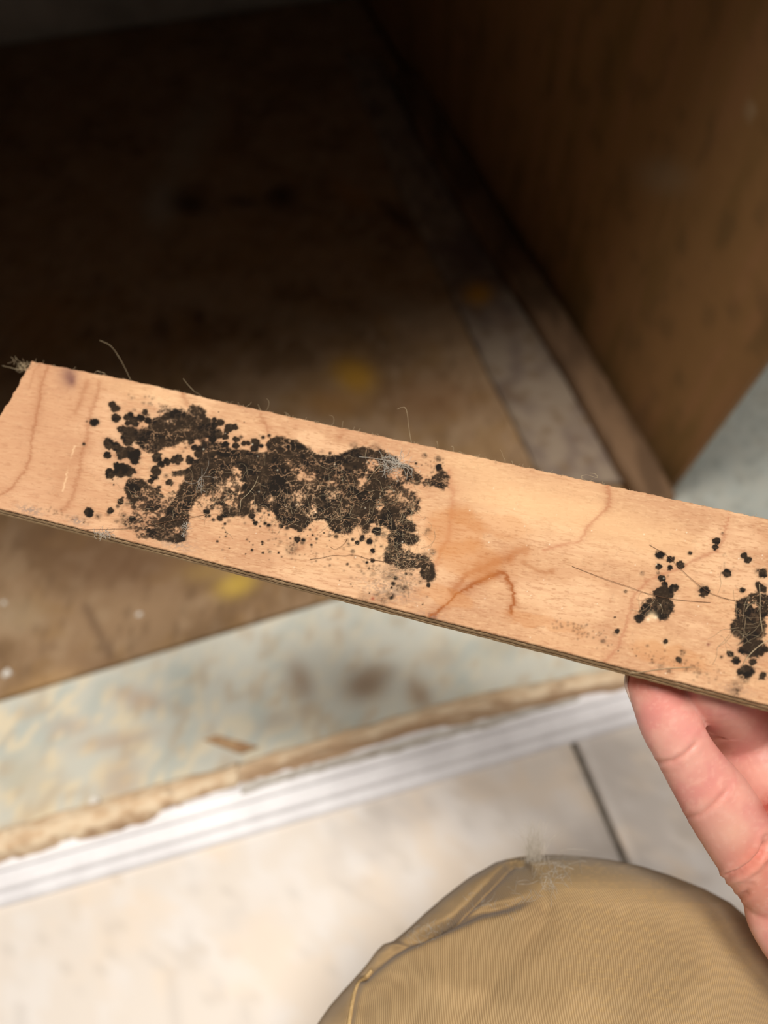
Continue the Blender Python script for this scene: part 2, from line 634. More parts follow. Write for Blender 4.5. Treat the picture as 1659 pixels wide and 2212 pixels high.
# --- base cabinet shell round the dark opening
cab = empty('base_cabinet', onz(1400., 1060., Z_BRN))
tag(cab, 'brown plywood base cabinet with dark empty interior and open front', 'cabinet')
pf = onz(1448., 1068., Z_BRN)                 # front foot of the side panel
pb = onz(925., 225., Z_BRN)
pdir = (pb - pf) / np.linalg.norm(pb - pf)    # going back along the panel
back_hit = np.dot(back_l - pf, bn) / np.dot(pdir, bn)
p_end = pf + pdir * (back_hit - 0.001)
pn = np.array([pdir[1], -pdir[0], 0])         # to the right, away from the opening
if pn[0] < 0:
    pn = -pn
lean = onplane(np.array(1659.), np.array(790.), pf, pn)
slope = (lean - pf)
slope = slope / slope[2]                      # run per metre of height of the front edge
HT = 0.72


def paint_panel(P):
    a = ((P - pf) @ pdir) * 100
    z = P[..., 2] * 100
    col = np.ones(P.shape) * lin(142, 106, 66)
    col = mixc(col, lin(126, 96, 56), sstep(0.42, 0.62, fbm(a * 0.25, z * 0.07, 101)))
    col = mixc(col, lin(152, 110, 74), 0.5 * sstep(0.5, 0.66, fbm(a * 0.8, z * 0.1, 105)))
    col = mixc(col, lin(96, 76, 48), 0.35 * sstep(0.55, 0.7, fbm(a * 0.6, z * 0.5, 109)))
    X, Y, d = project(P)
    col = spotsum(X, Y, col, [(1430, 380, 60, 40, 10, (150, 130, 104), 0.5), (1330, 1000, 40, 50, 0, (168, 150, 112), 0.6), (1620, 240, 10, 14, 0, (190, 170, 140), 0.6)])
    return col


p_ft = pf + slope * HT
pan = painted_slab('side_panel', [pf, p_end, p_end + np.array([0, 0, HT]), p_ft], 0.006, 160, 200, paint_panel, M_panel, cab)

# low cleat at the foot of the panel and the dusty batten on the floor beside it


def bar(name, px0, px1, z0, z1, thick_px, mat, parent, seed, paint, lean_px=0):
    """bar on the floor between two pixel lines; px0/px1: near->far polylines for left and right floor edges"""
    n = 120
    a = np.array(px0, float)
    b = np.array(px1, float)
    t = np.linspace(0, 1, n)
    ta_ = np.linspace(0, 1, len(a))
    A = onz(np.interp(t, ta_, a[:, 0]), np.interp(t, ta_, a[:, 1]), z1)
    B = onz(np.interp(t, ta_, b[:, 0]), np.interp(t, ta_, b[:, 1]), z1)
    wob = 0.0018 * (fbm(t * 26, t * 0, seed) - 0.5)[:, None]
    A = A + wob * np.array([1, 0, 0])
    rows, cols = [], []
    lo = A.copy()
    lo[:, 2] = z0
    rows.append(lo)
    for q in np.linspace(0, 1, 10):
        P = A * (1 - q) + B * q
        P[:, 2] -= 0.0012 * (abs(2 * q - 1) ** 6)
        P[:, 2] += 0.0012 * (fbm(t * 40, t * 0 + q * 3, seed + 3) - 0.5)
        rows.append(P)
    lo = B.copy()
    lo[:, 2] = z0
    rows.append(lo)
    V = np.array(rows)
    f = gridfaces(len(rows), n)
    j = np.arange(n - 1)
    r = len(rows)
    f2 = np.stack([(r - 1) * n + j, (r - 1) * n + j + 1, j + 1, j], -1)
    me = mesh_np(name, V.reshape(-1, 3), np.vstack([f, f2]), True)
    # close the two ends
    setcol(me, paint(V, seed))
    bm = bmesh.new()
    bm.from_mesh(me)
    bmesh.ops.holes_fill(bm, edges=[e for e in bm.edges if e.is_boundary], sides=0)
    bmesh.ops.recalc_face_normals(bm, faces=bm.faces)
    bm.to_mesh(me)
    bm.free()
    return link(name, me, mat, parent)


def paint_batten(V, seed):
    X, Y, d = project(V)
    wx, wy = V[..., 0] * 100, V[..., 1] * 100
    col = np.ones(V.shape) * lin(146, 130, 112)
    col = mixc(col, lin(122, 106, 94), sstep(0.42, 0.66, fbm(wx * 0.8, wy * 0.4, seed)))
    col = mixc(col, lin(112, 88, 62), 0.6 * sstep(0.58, 0.7, fbm(wx * 1.5, wy * 0.9, seed + 5)))
    col = spotsum(X, Y, col, [(1032, 632, 30, 26, 0, (196, 140, 40), 0.9), (1010, 560, 60, 60, 40, (96, 78, 76), 0.6), (1090, 690, 40, 30, 40, (120, 98, 84), 0.6)])
    return col


bat = bar('floor_batten', [(1176, 1040), (1110, 905), (1050, 790), (985, 650), (930, 535), (870, 420), (790, 225), (742, 105)],
          [(1352, 1040), (1296, 925), (1225, 812), (1150, 690), (1085, 590), (1003, 462), (900, 290), (825, 130)],
          Z_BRN + 0.0002, Z_BRN + 0.007, 0, M_batten, None, 131, paint_batten)
tag(bat, 'dusty grey-white batten lying on the brown floor beside the side panel', 'batten')
cl = bar('cleat', [(1392, 1072), (1336, 985), (1240, 815), (1166, 695), (1100, 592), (1020, 466), (915, 292), (850, 150)],
         [(1462, 1072), (1420, 990), (1310, 815), (1240, 700), (1172, 592), (1088, 466), (985, 292), (925, 160)],
         Z_BRN + 0.0002, Z_BRN + 0.022, 0, mat_attr('cleat_wood', 0.75, 0.2, (110, 0.4, 0.001)), cab, 151,
         lambda V, s: mixc(np.ones(V.shape) * lin(118, 92, 68), lin(94, 72, 52), sstep(0.4, 0.6, fbm(V[..., 0] * 60, V[..., 1] * 20, s))))

# unseen rest of the cabinet: left side, top, worktop over it
l0 = fl + front_dir * 0.02
l1 = l0 + bn * 0
lb = l0 + pdir * 0
lend = l0 + np.array([0, 1, 0]) * (np.dot(back_l - l0, bn) / bn[1] - 0.002)
ls = prism('side_panel', [l0, lend, lend - np.array([0.012, 0, 0]), l0 - np.array([0.012, 0, 0])],
           [p + np.array([0, 0, HT - 0.002]) for p in (l0, lend, lend - np.array([0.012, 0, 0]), l0 - np.array([0.012, 0, 0]))])
M_panel2 = mat_noise('plywood_panel_plain', (134, 98, 52), (168, 116, 76), 14, 0.65, 0.25, (4, 4, 0.4), 0.2)
link('side_panel', ls, M_panel2, cab)
wt0 = fl - front_dir * 0.3 + np.array([0, 0.045, 0])
wt1 = corner + front_dir * 0.9 + np.array([0, 0.015, 0])
wt = [wt0, wt1, w_b + bn * 0.01, w_a + bn * 0.01]
wk = link('worktop', prism('worktop', [(p[0], p[1], HT + Z_BRN + 0.001) for p in wt], [(p[0], p[1], HT + Z_BRN + 0.04) for p in wt]), M_dark)
tag(wk, 'grey-brown worktop lying over the base cabinet', 'worktop')

# ================================================================== THE BOARD
nb = -0.0367 * RT + 0.55 * UP + 1.0 * BK
nb /= np.linalg.norm(nb)
PB = pt(830., 1150., 0.21)
TOPL = np.array([(-140, 738), (69, 781), (287, 823), (500, 872), (709, 918), (1060, 993), (1400, 1067), (1659, 1122), (2300, 1261)], float)
BOTL = np.array([(-140, 1060), (0, 1097), (400, 1197), (500, 1223), (1060, 1366), (1200, 1402), (1659, 1521), (2300, 1684)], float)
XR = 2080.0


def bpx(s, t):
    """board parameters (s along, t across) -> pixel"""
    xl = 69 + (-103 - 69) * t
    x = xl + (XR + 15 * t - xl) * s
    y = np.interp(x, TOPL[:, 0], TOPL[:, 1]) * (1 - t) + np.interp(x, BOTL[:, 0], BOTL[:, 1]) * t
    return x, y


s1 = np.linspace(0, 0.83, 1290)
s2 = np.linspace(0.83, 1, 90)[1:]
S, T = np.meshgrid(np.concatenate([s1, s2]), np.linspace(0, 1, 250))
BX, BY = bpx(S, T)
# slightly ragged long edges
BYr = BY + (T < 0.001) * (fbm(BX / 9, BX * 0, 201) - 0.5) * 3.5 + (T > 0.999) * (fbm(BX / 7, BX * 0, 203) - 0.5) * 2.5
BXr = BX + (S < 1e-6) * (fbm(BY / 10, BY * 0, 205) - 0.5) * 9
PF = onplane(BXr, BYr, PB, nb)

CA, CS, CC, CE, CG = (180, 840, .1567), (180, 1010, .1567), (420, 880, .1567), (670, 930, .18686), (1300, 1120, .2164)
CD, CF, CH = (420, 1030, .1567), (670, 1090, .18686), (1300, 1300, .2164)
POLYS = [
    (CA, 1.0, [(880, 500), (960, 410), (1080, 390), (1190, 310), (1290, 250), (1370, 290), (1450, 370), (1560, 400), (1659, 470), (1680, 700), (1550, 700), (1400, 720), (1290, 780), (1130, 790), (1060, 850), (960, 900), (860, 870), (780, 800), (720, 740), (700, 640), (800, 620), (880, 570)]),
    (CA, .5, [(1000, 330), (1090, 230), (1250, 240), (1250, 420), (1150, 480), (1040, 400)]),
    (CA, .8, [(1420, 260), (1500, 210), (1640, 260), (1700, 330), (1640, 420), (1500, 360)]),
    ((0, 0, 1), .6, [(300, 1085), (370, 1060), (392, 1090), (352, 1150), (300, 1165), (272, 1135)]),
    (CS, .95, [(590, 150), (790, 150), (880, 260), (1060, 290), (1090, 370), (1180, 450), (1120, 540), (1000, 600), (860, 600), (700, 580), (640, 480), (600, 370), (550, 300), (560, 220)]),
    (CS, 1.0, [(1180, 40), (1380, 40), (1480, 0), (1680, -20), (1680, 330), (1560, 440), (1480, 540), (1450, 660), (1420, 850), (1400, 1000), (1330, 1000), (1200, 900), (1050, 830), (1020, 700), (1180, 650), (1150, 560), (1250, 460), (1320, 300), (1380, 220), (1450, 130), (1380, 100), (1230, 110)]),
    (CS, .85, [(780, 850), (1050, 830), (1380, 940), (1390, 1050), (1200, 1020), (900, 960)]),
    (CC, .9, [(-20, 100), (120, 110), (220, 200), (330, 320), (390, 380), (300, 440), (140, 400), (-20, 470)]),
    (CC, 1.0, [(-20, 720), (120, 680), (200, 570), (300, 540), (420, 570), (560, 600), (740, 590), (780, 640), (900, 650), (1020, 620), (980, 500), (1060, 430), (1200, 420), (1380, 450), (1520, 550), (1700, 660), (1700, 1149), (-20, 1149)]),
    (CD, 1.0, [(-20, 0), (1700, 0), (1700, 540), (1580, 660), (1450, 740), (1350, 720), (1240, 650), (1130, 560), (1090, 470), (960, 450), (830, 480), (700, 530), (560, 540), (400, 560), (330, 600), (310, 560), (400, 480), (300, 430), (150, 470), (100, 390), (-20, 330)]),
    (CE, 1.0, [(-20, 260), (130, 290), (320, 290), (440, 250), (520, 200), (700, 220), (830, 230), (960, 300), (1010, 370), (1120, 400), (1230, 470), (1300, 560), (1250, 600), (1100, 680), (1200, 720), (1270, 830), (1250, 900), (1200, 980), (-20, 980)]),
    (CE, .8, [(1250, 580), (1400, 570), (1450, 480), (1550, 480), (1610, 560), (1560, 680), (1400, 640), (1280, 630)]),
    (CF, 1.0, [(-20, 0), (1270, 0), (1250, 50), (1110, 100), (1080, 160), (1150, 190), (1230, 230), (1200, 330), (1080, 290), (940, 300), (880, 240), (800, 240), (690, 190), (680, 300), (640, 350), (600, 300), (580, 200), (510, 270), (480, 340), (400, 320), (280, 320), (210, 250), (160, 180), (60, 170), (-20, 180)]),
    ((0, 0, 1), .8, [(430, 950), (475, 955), (520, 982), (560, 998), (520, 1012), (470, 1004), (440, 985)]),
    ((0, 0, 1), .85, [(300, 930), (330, 915), (352, 930), (345, 950), (320, 965), (300, 955)]),
    ((0, 0, 1), .9, [(838, 1148), (872, 1146), (905, 1160), (890, 1178), (868, 1172), (850, 1180), (838, 1168)]),
    ((0, 0, 1), .75, [(832, 1185), (850, 1180), (900, 1200), (935, 1205), (925, 1222), (890, 1232), (850, 1225), (830, 1210)]),
    (CF, .95, [(960, 380), (1030, 400), (1040, 480), (1120, 530), (1190, 560), (1180, 590), (1050, 560), (960, 500), (910, 490)]),
    (CF, .98, [(860, 540), (920, 540), (960, 620), (1060, 640), (1220, 620), (1230, 680), (1200, 760), (1100, 720), (980, 680), (900, 700), (850, 640)]),
    (CF, .98, [(1290, 660), (1400, 650), (1430, 740), (1470, 790), (1440, 840), (1390, 870), (1300, 860), (1280, 760)]),
    (CG, 1.0, [(400, 860), (480, 800), (600, 800), (700, 790), (720, 880), (690, 950), (620, 1010), (560, 1010), (540, 960), (470, 950), (430, 1000), (370, 960)]),
    (CG, .95, [(1370, 800), (1500, 750), (1600, 750), (1690, 780), (1690, 960), (1600, 1000), (1540, 1020), (1640, 1060), (1640, 1109), (1300, 1109), (1270, 1040), (1380, 1000), (1340, 940), (1340, 860)]),
    (CH, .95, [(1290, 200), (1400, 190), (1600, 180), (1640, 300), (1600, 370), (1430, 380), (1300, 320), (1270, 250)]),
]
SPOTS = [
    (CA, "400,220,45 440,280,55 455,400,60 150,465,58 600,395,40 650,360,38 700,290,25,.5 690,440,60,.9 790,400,55 850,320,45,.8 610,475,35 720,480,45,.9 880,370,35,.7 900,440,50,.8 540,570,60 640,640,110 620,720,70 355,755,75 440,795,60 335,912,50 545,885,90 640,850,60 700,960,75 740,880,55 1010,950,65 1070,1035,45 1155,1000,50 1290,975,75 1465,985,60 475,1080,60 530,1110,80 600,1110,70 680,1130,45 360,1140,45 1000,1130,70 1530,810,40 1600,840,50 1590,900,55 1480,720,50 50,450,18,.5 440,692,12,.6 5,765,22"),
    (CS, "375,90,60 505,50,90 620,60,70 1000,50,60 980,130,50,.9 930,185,45,.8 1140,120,35,.7 1190,205,50,.85 75,620,65 205,670,40,.6 370,590,45,.8 340,640,30,.5 510,465,40 545,415,18 475,535,25,.8 610,500,40,.7 550,655,35,.7 600,750,80,.7 680,710,50,.8 1340,970,60 1050,270,25 460,730,40,.4 405,170,10 420,238,12 10,760,16,.7 720,760,50,.5"),
    (CC, "550,270,45 470,290,60 440,350,35 350,210,50 280,170,35 280,250,45 340,370,55 430,410,40 640,410,25,.8 570,445,45 575,530,50 680,500,35 740,495,35 840,485,60 820,575,50 920,530,30 945,415,25 1030,390,22 900,385,20,.4 430,510,45 80,570,40 70,640,45 180,190,50 110,130,50 250,450,55 335,65,8 685,205,8"),
    (CD, "175,475,45,.8 205,540,22 160,545,18 260,595,24 345,575,40 470,605,28,.6 420,645,20 390,705,12,.8 790,540,42 815,600,22 842,640,30 975,640,24 1025,670,28 905,685,13 915,570,18,.6 1195,675,32 1280,705,28 1020,465,18 1025,525,16 905,470,20 965,500,12 1505,620,30 1505,680,32 1590,730,14 1450,730,35 1565,590,30 1420,860,40,.95 1500,870,28 1490,910,30,.6 1340,990,80,.5 1380,930,50,.5 1320,850,14,.8 1190,900,22,.6 1120,850,16,.5 935,900,18 935,930,14 725,865,16,.7 760,897,8 805,937,10 795,1008,18 945,1048,17 1040,1040,24,.5 1160,1048,14 1200,1100,16,.5 315,893,17 435,822,18,.7 385,1003,16,.6 430,765,10 450,785,9 350,835,8 480,985,8 1610,940,14 1560,810,8 1625,805,10 1505,755,12,.7 705,1065,10"),
    (CE, "1490,410,28,.9 1480,330,35,.6 1325,290,30,.6 1225,382,14 1490,440,35,.8 1290,400,10,.5 230,265,18 140,250,30,.4 505,170,40,.5 750,210,60,.5"),
    (CF, "770,310,50 850,355,35,.7 600,390,32 690,430,40,.8 545,440,25,.8 490,405,18 440,460,24,.5 430,415,18,.6 225,355,24,.7 160,328,10 300,365,24,.9 725,535,26 490,540,24,.6 720,645,26 655,668,16 1365,885,20 1365,930,26,.8 1270,893,28,.6 985,850,24 960,915,24 940,960,14 1020,960,45,.7 1090,975,45,.6 930,1060,45,.7 940,1080,22 770,1030,40,.35 880,1040,60,.35 830,1100,70,.35 620,1080,60,.3 15,468,14 75,398,14 0,290,12 30,355,10 680,740,14,.8 590,770,18,.5 430,690,16,.9 225,700,16,.5 170,720,12,.5 205,635,14,.4 340,880,6 470,920,8 490,945,6 683,1025,8 1300,1155,8 550,705,20,.4 620,800,20,.3 1410,550,40,.5 1340,600,50,.6 1100,330,100,.55 1360,310,40,.45 1130,430,40,.5 1165,810,20,.7 1110,800,16 820,485,14,.6 930,800,90,.35 730,800,30,.3 1000,480,60,.6"),
    (CG, "580,365,45,.8 685,410,35,.8 785,465,38 570,480,32 680,492,28,.8 560,545,18,.6 405,550,22,.6 660,575,12,.6 595,600,34 625,660,30 720,695,40 620,740,70 660,740,60 580,750,60 235,725,18,.7 1145,225,32 1130,285,28 880,345,20 1205,150,16,.5 1420,375,34,.9 1455,415,36 1250,550,40,.9 1210,545,15 1025,730,55,.85 990,690,30,.7 1405,715,28,.8 1610,545,45 1560,530,30,.7 1600,700,45 1560,660,30 375,995,45 130,988,10"),
    (CH, "1500,450,110,.85 1580,490,50 1400,480,40 1640,475,30 1280,520,35,.9 1340,590,42 1505,600,36 1380,700,40,.8 1450,690,65,.9 1420,750,55,.7 1600,745,38,.8 1330,890,55,.6 1340,840,60,.3 635,395,25 155,295,25 130,310,30,.4 810,500,25,.7 800,530,20,.5 770,580,32,.9 455,440,16,.6 1195,550,18,.6 130,155,12,.7 345,540,6 165,490,6 510,600,18,.5 500,575,8 590,650,30,.45 665,690,25,.5 905,650,25,.5 840,680,25,.4 970,700,30,.4 10,390,25,.5 100,430,8,.6"),
]
HOLES = [
    (CC, "590,890,60,.8 600,1000,50,.8 1300,780,60,.6 1430,650,50,.5 1480,930,90,.75 1400,830,40,.6 500,1070,120,.6 350,1110,100,.6 950,600,55,.8"),
    (CD, "150,330,130,.75 330,240,110,.55 500,360,120,.6 600,70,80,.7 1050,310,90,.5 1430,300,130,.5 1580,30,120,.6 800,390,60,.6 1000,450,50,.7 300,420,90,.5 620,250,50,.5"),
    (CE, "720,390,70,.85 630,590,60,.9 1000,520,80,.85 1060,560,50,.7 1150,640,80,.85 200,430,30,.5 810,880,45,.85 250,640,100,.4 280,760,60,.45 60,560,60,.4 640,520,50,.5 40,930,60,.8 930,480,50,.6 1080,780,150,.45 950,720,100,.4 1180,850,80,.5"),
    (CS, "1120,320,60,.9 1100,460,90,.5 1290,870,50,.9 900,400,150,.35 800,520,120,.4"),
    (CA, "930,690,40,.25 1560,440,40,.5 1180,460,50,.4 1450,600,80,.2"),
    (CF, "740,230,40,.8 880,280,45,.7 560,300,60,.5 1040,220,60,.5"),
    (CG, "1520,860,25,.6"),
]


def paint_board():
    X, Y = BX, BY
    ax = np.array([.9715, .2370])
    a = X * ax[0] + Y * ax[1]
    b = -X * ax[1] + Y * ax[0]
    # ---- wood
    col = np.ones(X.shape + (3,)) * lin(211, 166, 126)
    col = mixc(col, lin(196, 150, 114), 0.8 * sstep(0.45, 0.68, fbm(a / 170, b / 90, 301)))
    col = mixc(col, lin(226, 184, 144), 0.75 * sstep(0.48, 0.66, fbm(a / 150, b / 60, 311)))
    a2, b2 = a * .996 - b * .09, b * .996 + a * .09
    col = mixc(col, lin(168, 116, 80), 0.50 * sstep(0.58, 0.78, fbm(a2 / 14, b2 / 1.9, 321, 2)))
    col = mixc(col, lin(236, 198, 154), 0.28 * sstep(0.56, 0.76, fbm(a2 / 12, b2 / 2.2, 331, 2)))
    col = mixc(col, lin(196, 146, 110), 0.30 * sstep(0.52, 0.66, fbm(a2 / 60, b2 / 7, 335, 3)))
    # left end a little pinker and duller
    col = mixc(col, lin(196, 146, 112), 0.45 * sstep(330, 120, X))
    # pale areas right of the patch
    for (x, y, rx, ry, al) in [(1110, 1080, 130, 45, .6), (1260, 1110, 160, 55, .55), (1040, 1010, 90, 30, .4), (330, 850, 120, 18, .35), (820, 1180, 120, 50, .35), (1430, 1390, 60, 30, .3), (1390, 1160, 120, 40, .3)]:
        q = ((X - x) * ax[0] + (Y - y) * ax[1]) / rx
        w = (-(X - x) * ax[1] + (Y - y) * ax[0]) / ry
        col = mixc(col, lin(238, 196, 148), al * np.exp(-(q * q + w * w)))
    wpx = (fbm(X / 30, Y / 30, 341) - 0.5) * 26
    wpy = (fbm(X / 30, Y / 30, 345) - 0.5) * 26
    jx = (fbm(a / 14, b / 2.5, 347, 2) - 0.5) * 9
    jy = (fbm(a / 14, b / 2.5, 348, 2) - 0.5) * 5
    lw = fbm(X / 40, Y / 40, 349, 2)

    def line(pts, w, c, al, warp=0.45):
        nonlocal col
        d = polydist(X + wpx * warp + jx, Y + wpy * warp + jy, pts)
        w = w * 0.55 * (0.6 + 0.9 * lw)
        col = mixc(col, lin(*c), al * (0.75 * np.exp(-(d / w) ** 2) + 0.35 * np.exp(-(d / (3 * w)) ** 2)))

    def z1(p, cx=0, cy=760, s=.33755):
        return [(cx + x * s, cy + y * s) for x, y in p]
    ring = (164, 108, 74)
    line(z1([(310, 100), (270, 200), (225, 420), (205, 560), (190, 650), (160, 760), (60, 880), (-80, 960)]), 5, ring, .6)
    line(z1([(260, 100), (250, 250), (230, 420)]), 14, ring, .25)
    line(z1([(560, 190), (520, 300), (480, 390)]), 9, ring, .45)
    line(z1([(640, 190), (600, 330), (560, 460), (545, 600), (500, 800), (470, 950), (400, 1020)]), 6, ring, .5)
    line(z1([(560, 600), (500, 660), (420, 760), (360, 900)]), 26, ring, .22)
    line(z1([(250, 80), (190, 220)]), 3, ring, .4)
    line(z1([(1170, 270), (1190, 340)]), 8, ring, .5)
    z2 = lambda p: z1(p, 500, 860, .33755)
    line(z2([(185, 100), (215, 160), (235, 240)]), 5, ring, .5)
    line(z2([(710, 230), (680, 270)]), 8, ring, .3)
    line(z2([(1395, 470), (1420, 600), (1405, 740), (1385, 880), (1330, 1000), (1310, 1100)]), 10, (184, 124, 88), .5)
    line(z2([(560, 830), (480, 930), (380, 1000)]), 5, ring, .4)
    z3 = lambda p: z1(p, 1000, 1000, .3972)
    line(z3([(790, 100), (795, 230), (700, 320), (640, 420), (540, 440), (440, 470)]), 6, (186, 124, 90), .55)
    line(z3([(790, 140), (790, 240)]), 14, ring, .35)
    line(z3([(1440, 290), (1420, 400), (1380, 470), (1200, 560), (1010, 640), (925, 720), (890, 880), (840, 1000), (770, 1075)]), 6, (178, 120, 88), .6)
    # water stains with hard tide lines
    st = (190, 122, 64)
    line(z3([(-180, 860), (-80, 760), (0, 690), (70, 650), (150, 605), (230, 610), (262, 660), (272, 740), (255, 820)]), 8, (158, 92, 48), .9, .8)
    line(z3([(-60, 700), (30, 590), (140, 560), (250, 520)]), 17, (168, 100, 54), .6, .8)
    line(z3([(250, 520), (300, 470), (345, 470)]), 14, (176, 112, 66), .6, .8)
    line(z3([(330, 530), (400, 570), (470, 595)]), 7, (168, 108, 66), .5, .8)
    for (x, y, rx, ry, al) in [(985, 1150, 60, 60, .42), (1010, 1210, 70, 40, .35), (1060, 1130, 90, 25, .25), (960, 1290, 60, 20, .35), (1450, 1420, 90, 22, .3), (1180, 1345, 90, 14, .3)]:
        q = ((X + wpx - x) * ax[0] + (Y + wpy - y) * ax[1]) / rx
        w = (-(X + wpx - x) * ax[1] + (Y + wpy - y) * ax[0]) / ry
        col = mixc(col, lin(*st), al * sstep(1.25, 0.8, np.sqrt(q * q + w * w)))
    # dark purple scar near the left end
    for (x, y, r, al) in [(150, 812, 13, .6), (146, 808, 22, .45), (155, 822, 8, .8)]:
        col = mixc(col, lin(122, 84, 76), al * np.exp(-(np.hypot((X - x), (Y - y) * 0.7) / r) ** 2))
    # pale scrape
    scr = polydist(X + jx * .5, Y, z1([(478, 605), (440, 720), (425, 800), (400, 890)]))
    col = mixc(col, lin(244, 208, 164), .55 * np.exp(-(scr / 1.8) ** 2) * sstep(.35, .6, lw))
    # ---- mould
    w1x = (fbm(X / 7, Y / 7, 351, 3) - .5) * 12
    w1y = (fbm(X / 7, Y / 7, 355, 3) - .5) * 12
    Xw, Yw = X + w1x, Y + w1y
    Mo = np.zeros(X.shape)
    for (cx, cy, s), dens, pl in POLYS:
        ppl = [(cx + x * s, cy + y * s) for x, y in pl]
        xs = [p[0] for p in ppl]
        ys = [p[1] for p in ppl]
        msk = (X > min(xs) - 30) & (X < max(xs) + 30) & (Y > min(ys) - 30) & (Y < max(ys) + 30)
        jj = np.where(msk.any(0))[0]
        if len(jj) == 0:
            continue
        j0, j1 = jj[0], jj[-1] + 1
        i = inpoly(Xw[:, j0:j1], Yw[:, j0:j1], ppl).astype(float)
        i = boxblur(boxblur(i, 4), 5)
        Mo[:, j0:j1] = np.maximum(Mo[:, j0:j1], dens * sstep(0.02, 0.72, i))
    lo = fbm(X / 16, Y / 10, 361, 3)
    hole = np.zeros(X.shape)
    for (cx, cy, s), txt in HOLES:
        for tok in txt.split():
            v = [float(q) for q in tok.split(',')]
            x, y, r = cx + v[0] * s, cy + v[1] * s, v[2] * s
            d = np.hypot(Xw + w1x - x, Yw + w1y - y) / r
            hole = np.maximum(hole, v[3] * np.exp(-d ** 2.5))
    fine = fbm(a / 4.0, b / 2.6, 371, 2)

    def rank(q):
        r_ = np.empty(q.size)
        r_[np.argsort(q.ravel())] = np.linspace(0, 1, q.size)
        return r_.reshape(q.shape)
    cov = rank(0.55 * rank(fbm(a / 3.4, b / 2.8, 373, 2)) + 0.55 * rank(fbm(X / 9, Y / 7, 375, 2)) + 0.25 * lo)
    gq = (cov - 0.5) * 3.4
    # curly pale fibres: thin crests of a smooth field
    def crest(sc, seed, w):
        return np.exp(-((fbm(X / sc, Y / sc, seed, 2) - 0.5) / w) ** 2)
    fib = np.maximum(crest(17, 381, .010), np.maximum(crest(23, 385, .008), crest(12, 387, .010)))
    D = Mo * (1 - 0.92 * hole)
    Mo = 0.75 * sstep(-0.30, 0.32, D * 1.36 - 0.16 - cov * 0.92) + 0.25 * sstep(0.1, 0.9, D)
    thin = sstep(0.45, 0.60, fbm(X / 40, Y / 26, 363, 2))
    Mo = Mo * (1 - (0.10 + 0.45 * np.maximum(thin, hole)) * fib)
    halo = np.zeros(X.shape)
    for (cx, cy, s), txt in SPOTS:
        for tok in txt.split():
            v = [float(q) for q in tok.split(',')]
            x, y, r = cx + v[0] * s, cy + v[1] * s, v[2] * s
            al = v[3] if len(v) > 3 else 1.0
            r = r * 1.10
            R = r * 2.2 + 8
            m = (np.abs(X - x) < R) & (np.abs(Y - y) < R)
            if not m.any():
                continue
            k = min(1.0, r / 11.0)
            d = np.hypot(X[m] + w1x[m] * .55 * k - x, (Y[m] + w1y[m] * .55 * k - y) * 1.08) / r
            if al < 0.75:
                val = 1.15 * al * sstep(1.4, 0.3, d) * (0.45 + 0.75 * sstep(0.9, -0.9, gq[m]))
            else:
                sh = sstep(1.45, 0.50, d)
                val = sh * al if r < 5 else sstep(-0.22, 0.34, al * 1.45 * sh - 0.22 - cov[m] * 0.6)
            Mo[m] = np.maximum(Mo[m], np.clip(val, 0, 1))
            halo[m] = np.maximum(halo[m], 0.30 * al * np.exp(-(d / 1.45) ** 4))
    # loose speckle fields
    rs = np.random.default_rng(5)
    for (x0, y0, sx, sy, n, rm, al) in [(640, 1180, 90, 26, 60, 2.2, .7), (820, 1230, 70, 30, 70, 2.4, .6), (600, 1130, 80, 14, 40, 2.2, .8), (1235, 1355, 40, 12, 40, 2.4, .6), (1290, 1375, 30, 14, 18, 2.2, .6), (1500, 1440, 60, 20, 45, 2.4, .5), (1420, 1420, 60, 14, 26, 2.0, .5), (130, 1108, 80, 8, 24, 2.6, .5), (420, 960, 40, 20, 25, 2.4, .8), (320, 870, 40, 12, 20, 2.5, .6), (860, 1260, 60, 26, 60, 2.2, .5), (940, 1010, 25, 22, 40, 2.2, .7), (1560, 1230, 60, 30, 30, 2.0, .4), (760, 1150, 110, 20, 70, 2.0, .7), (330, 1140, 60, 20, 50, 2.4, .6)]:
        for q in range(n):
            u, w = rs.normal(0, .6, 2)
            x = x0 + u * sx * ax[0] - w * sy * ax[1]
            y = y0 + u * sx * ax[1] + w * sy * ax[0]
            r = rm * rs.uniform(.5, 1.4)
            m = (np.abs(X - x) < 3 * r + 2) & (np.abs(Y - y) < 3 * r + 2)
            if m.any():
                Mo[m] = np.maximum(Mo[m], al * rs.uniform(.5, 1) * np.exp(-(np.hypot(X[m] - x, Y[m] - y) / r) ** 2))
    # greyish dust on the lower left edge and under the patch
    dust = np.zeros(X.shape)
    for (x, y, rx, ry, al) in [(65, 1102, 26, 10, .7), (165, 1125, 18, 9, .7), (380, 1175, 40, 14, .55), (400, 1140, 8, 14, .8), (835, 1275, 60, 24, .45), (860, 1250, 50, 30, .35), (930, 1330, 30, 8, .4), (1590, 1490, 40, 12, .3), (360, 905, 22, 20, .5)]:
        dust = np.maximum(dust, al * np.exp(-((X - x) / rx) ** 2 - ((Y - y - .24 * (X - x)) / ry) ** 2) * sstep(0.38, 0.55, fine))
    col = mixc(col, lin(136, 122, 112), dust)
    col = mixc(col, lin(122, 96, 74), halo)
    dk = np.ones(col.shape) * lin(46, 35, 25)
    dk = mixc(dk, lin(68, 53, 39), 0.8 * sstep(0.5, 1.0, cov) * sstep(0.35, 0.6, lo))
    dk = mixc(dk, lin(92, 78, 60), 0.35 * fib)
    dk = mixc(dk, lin(30, 24, 19), sstep(0.5, 0.62, fbm(X / 22, Y / 14, 391)))
    Mo = np.clip(Mo, 0, 1)
    col = col * (1 - Mo[..., None]) + dk * Mo[..., None]
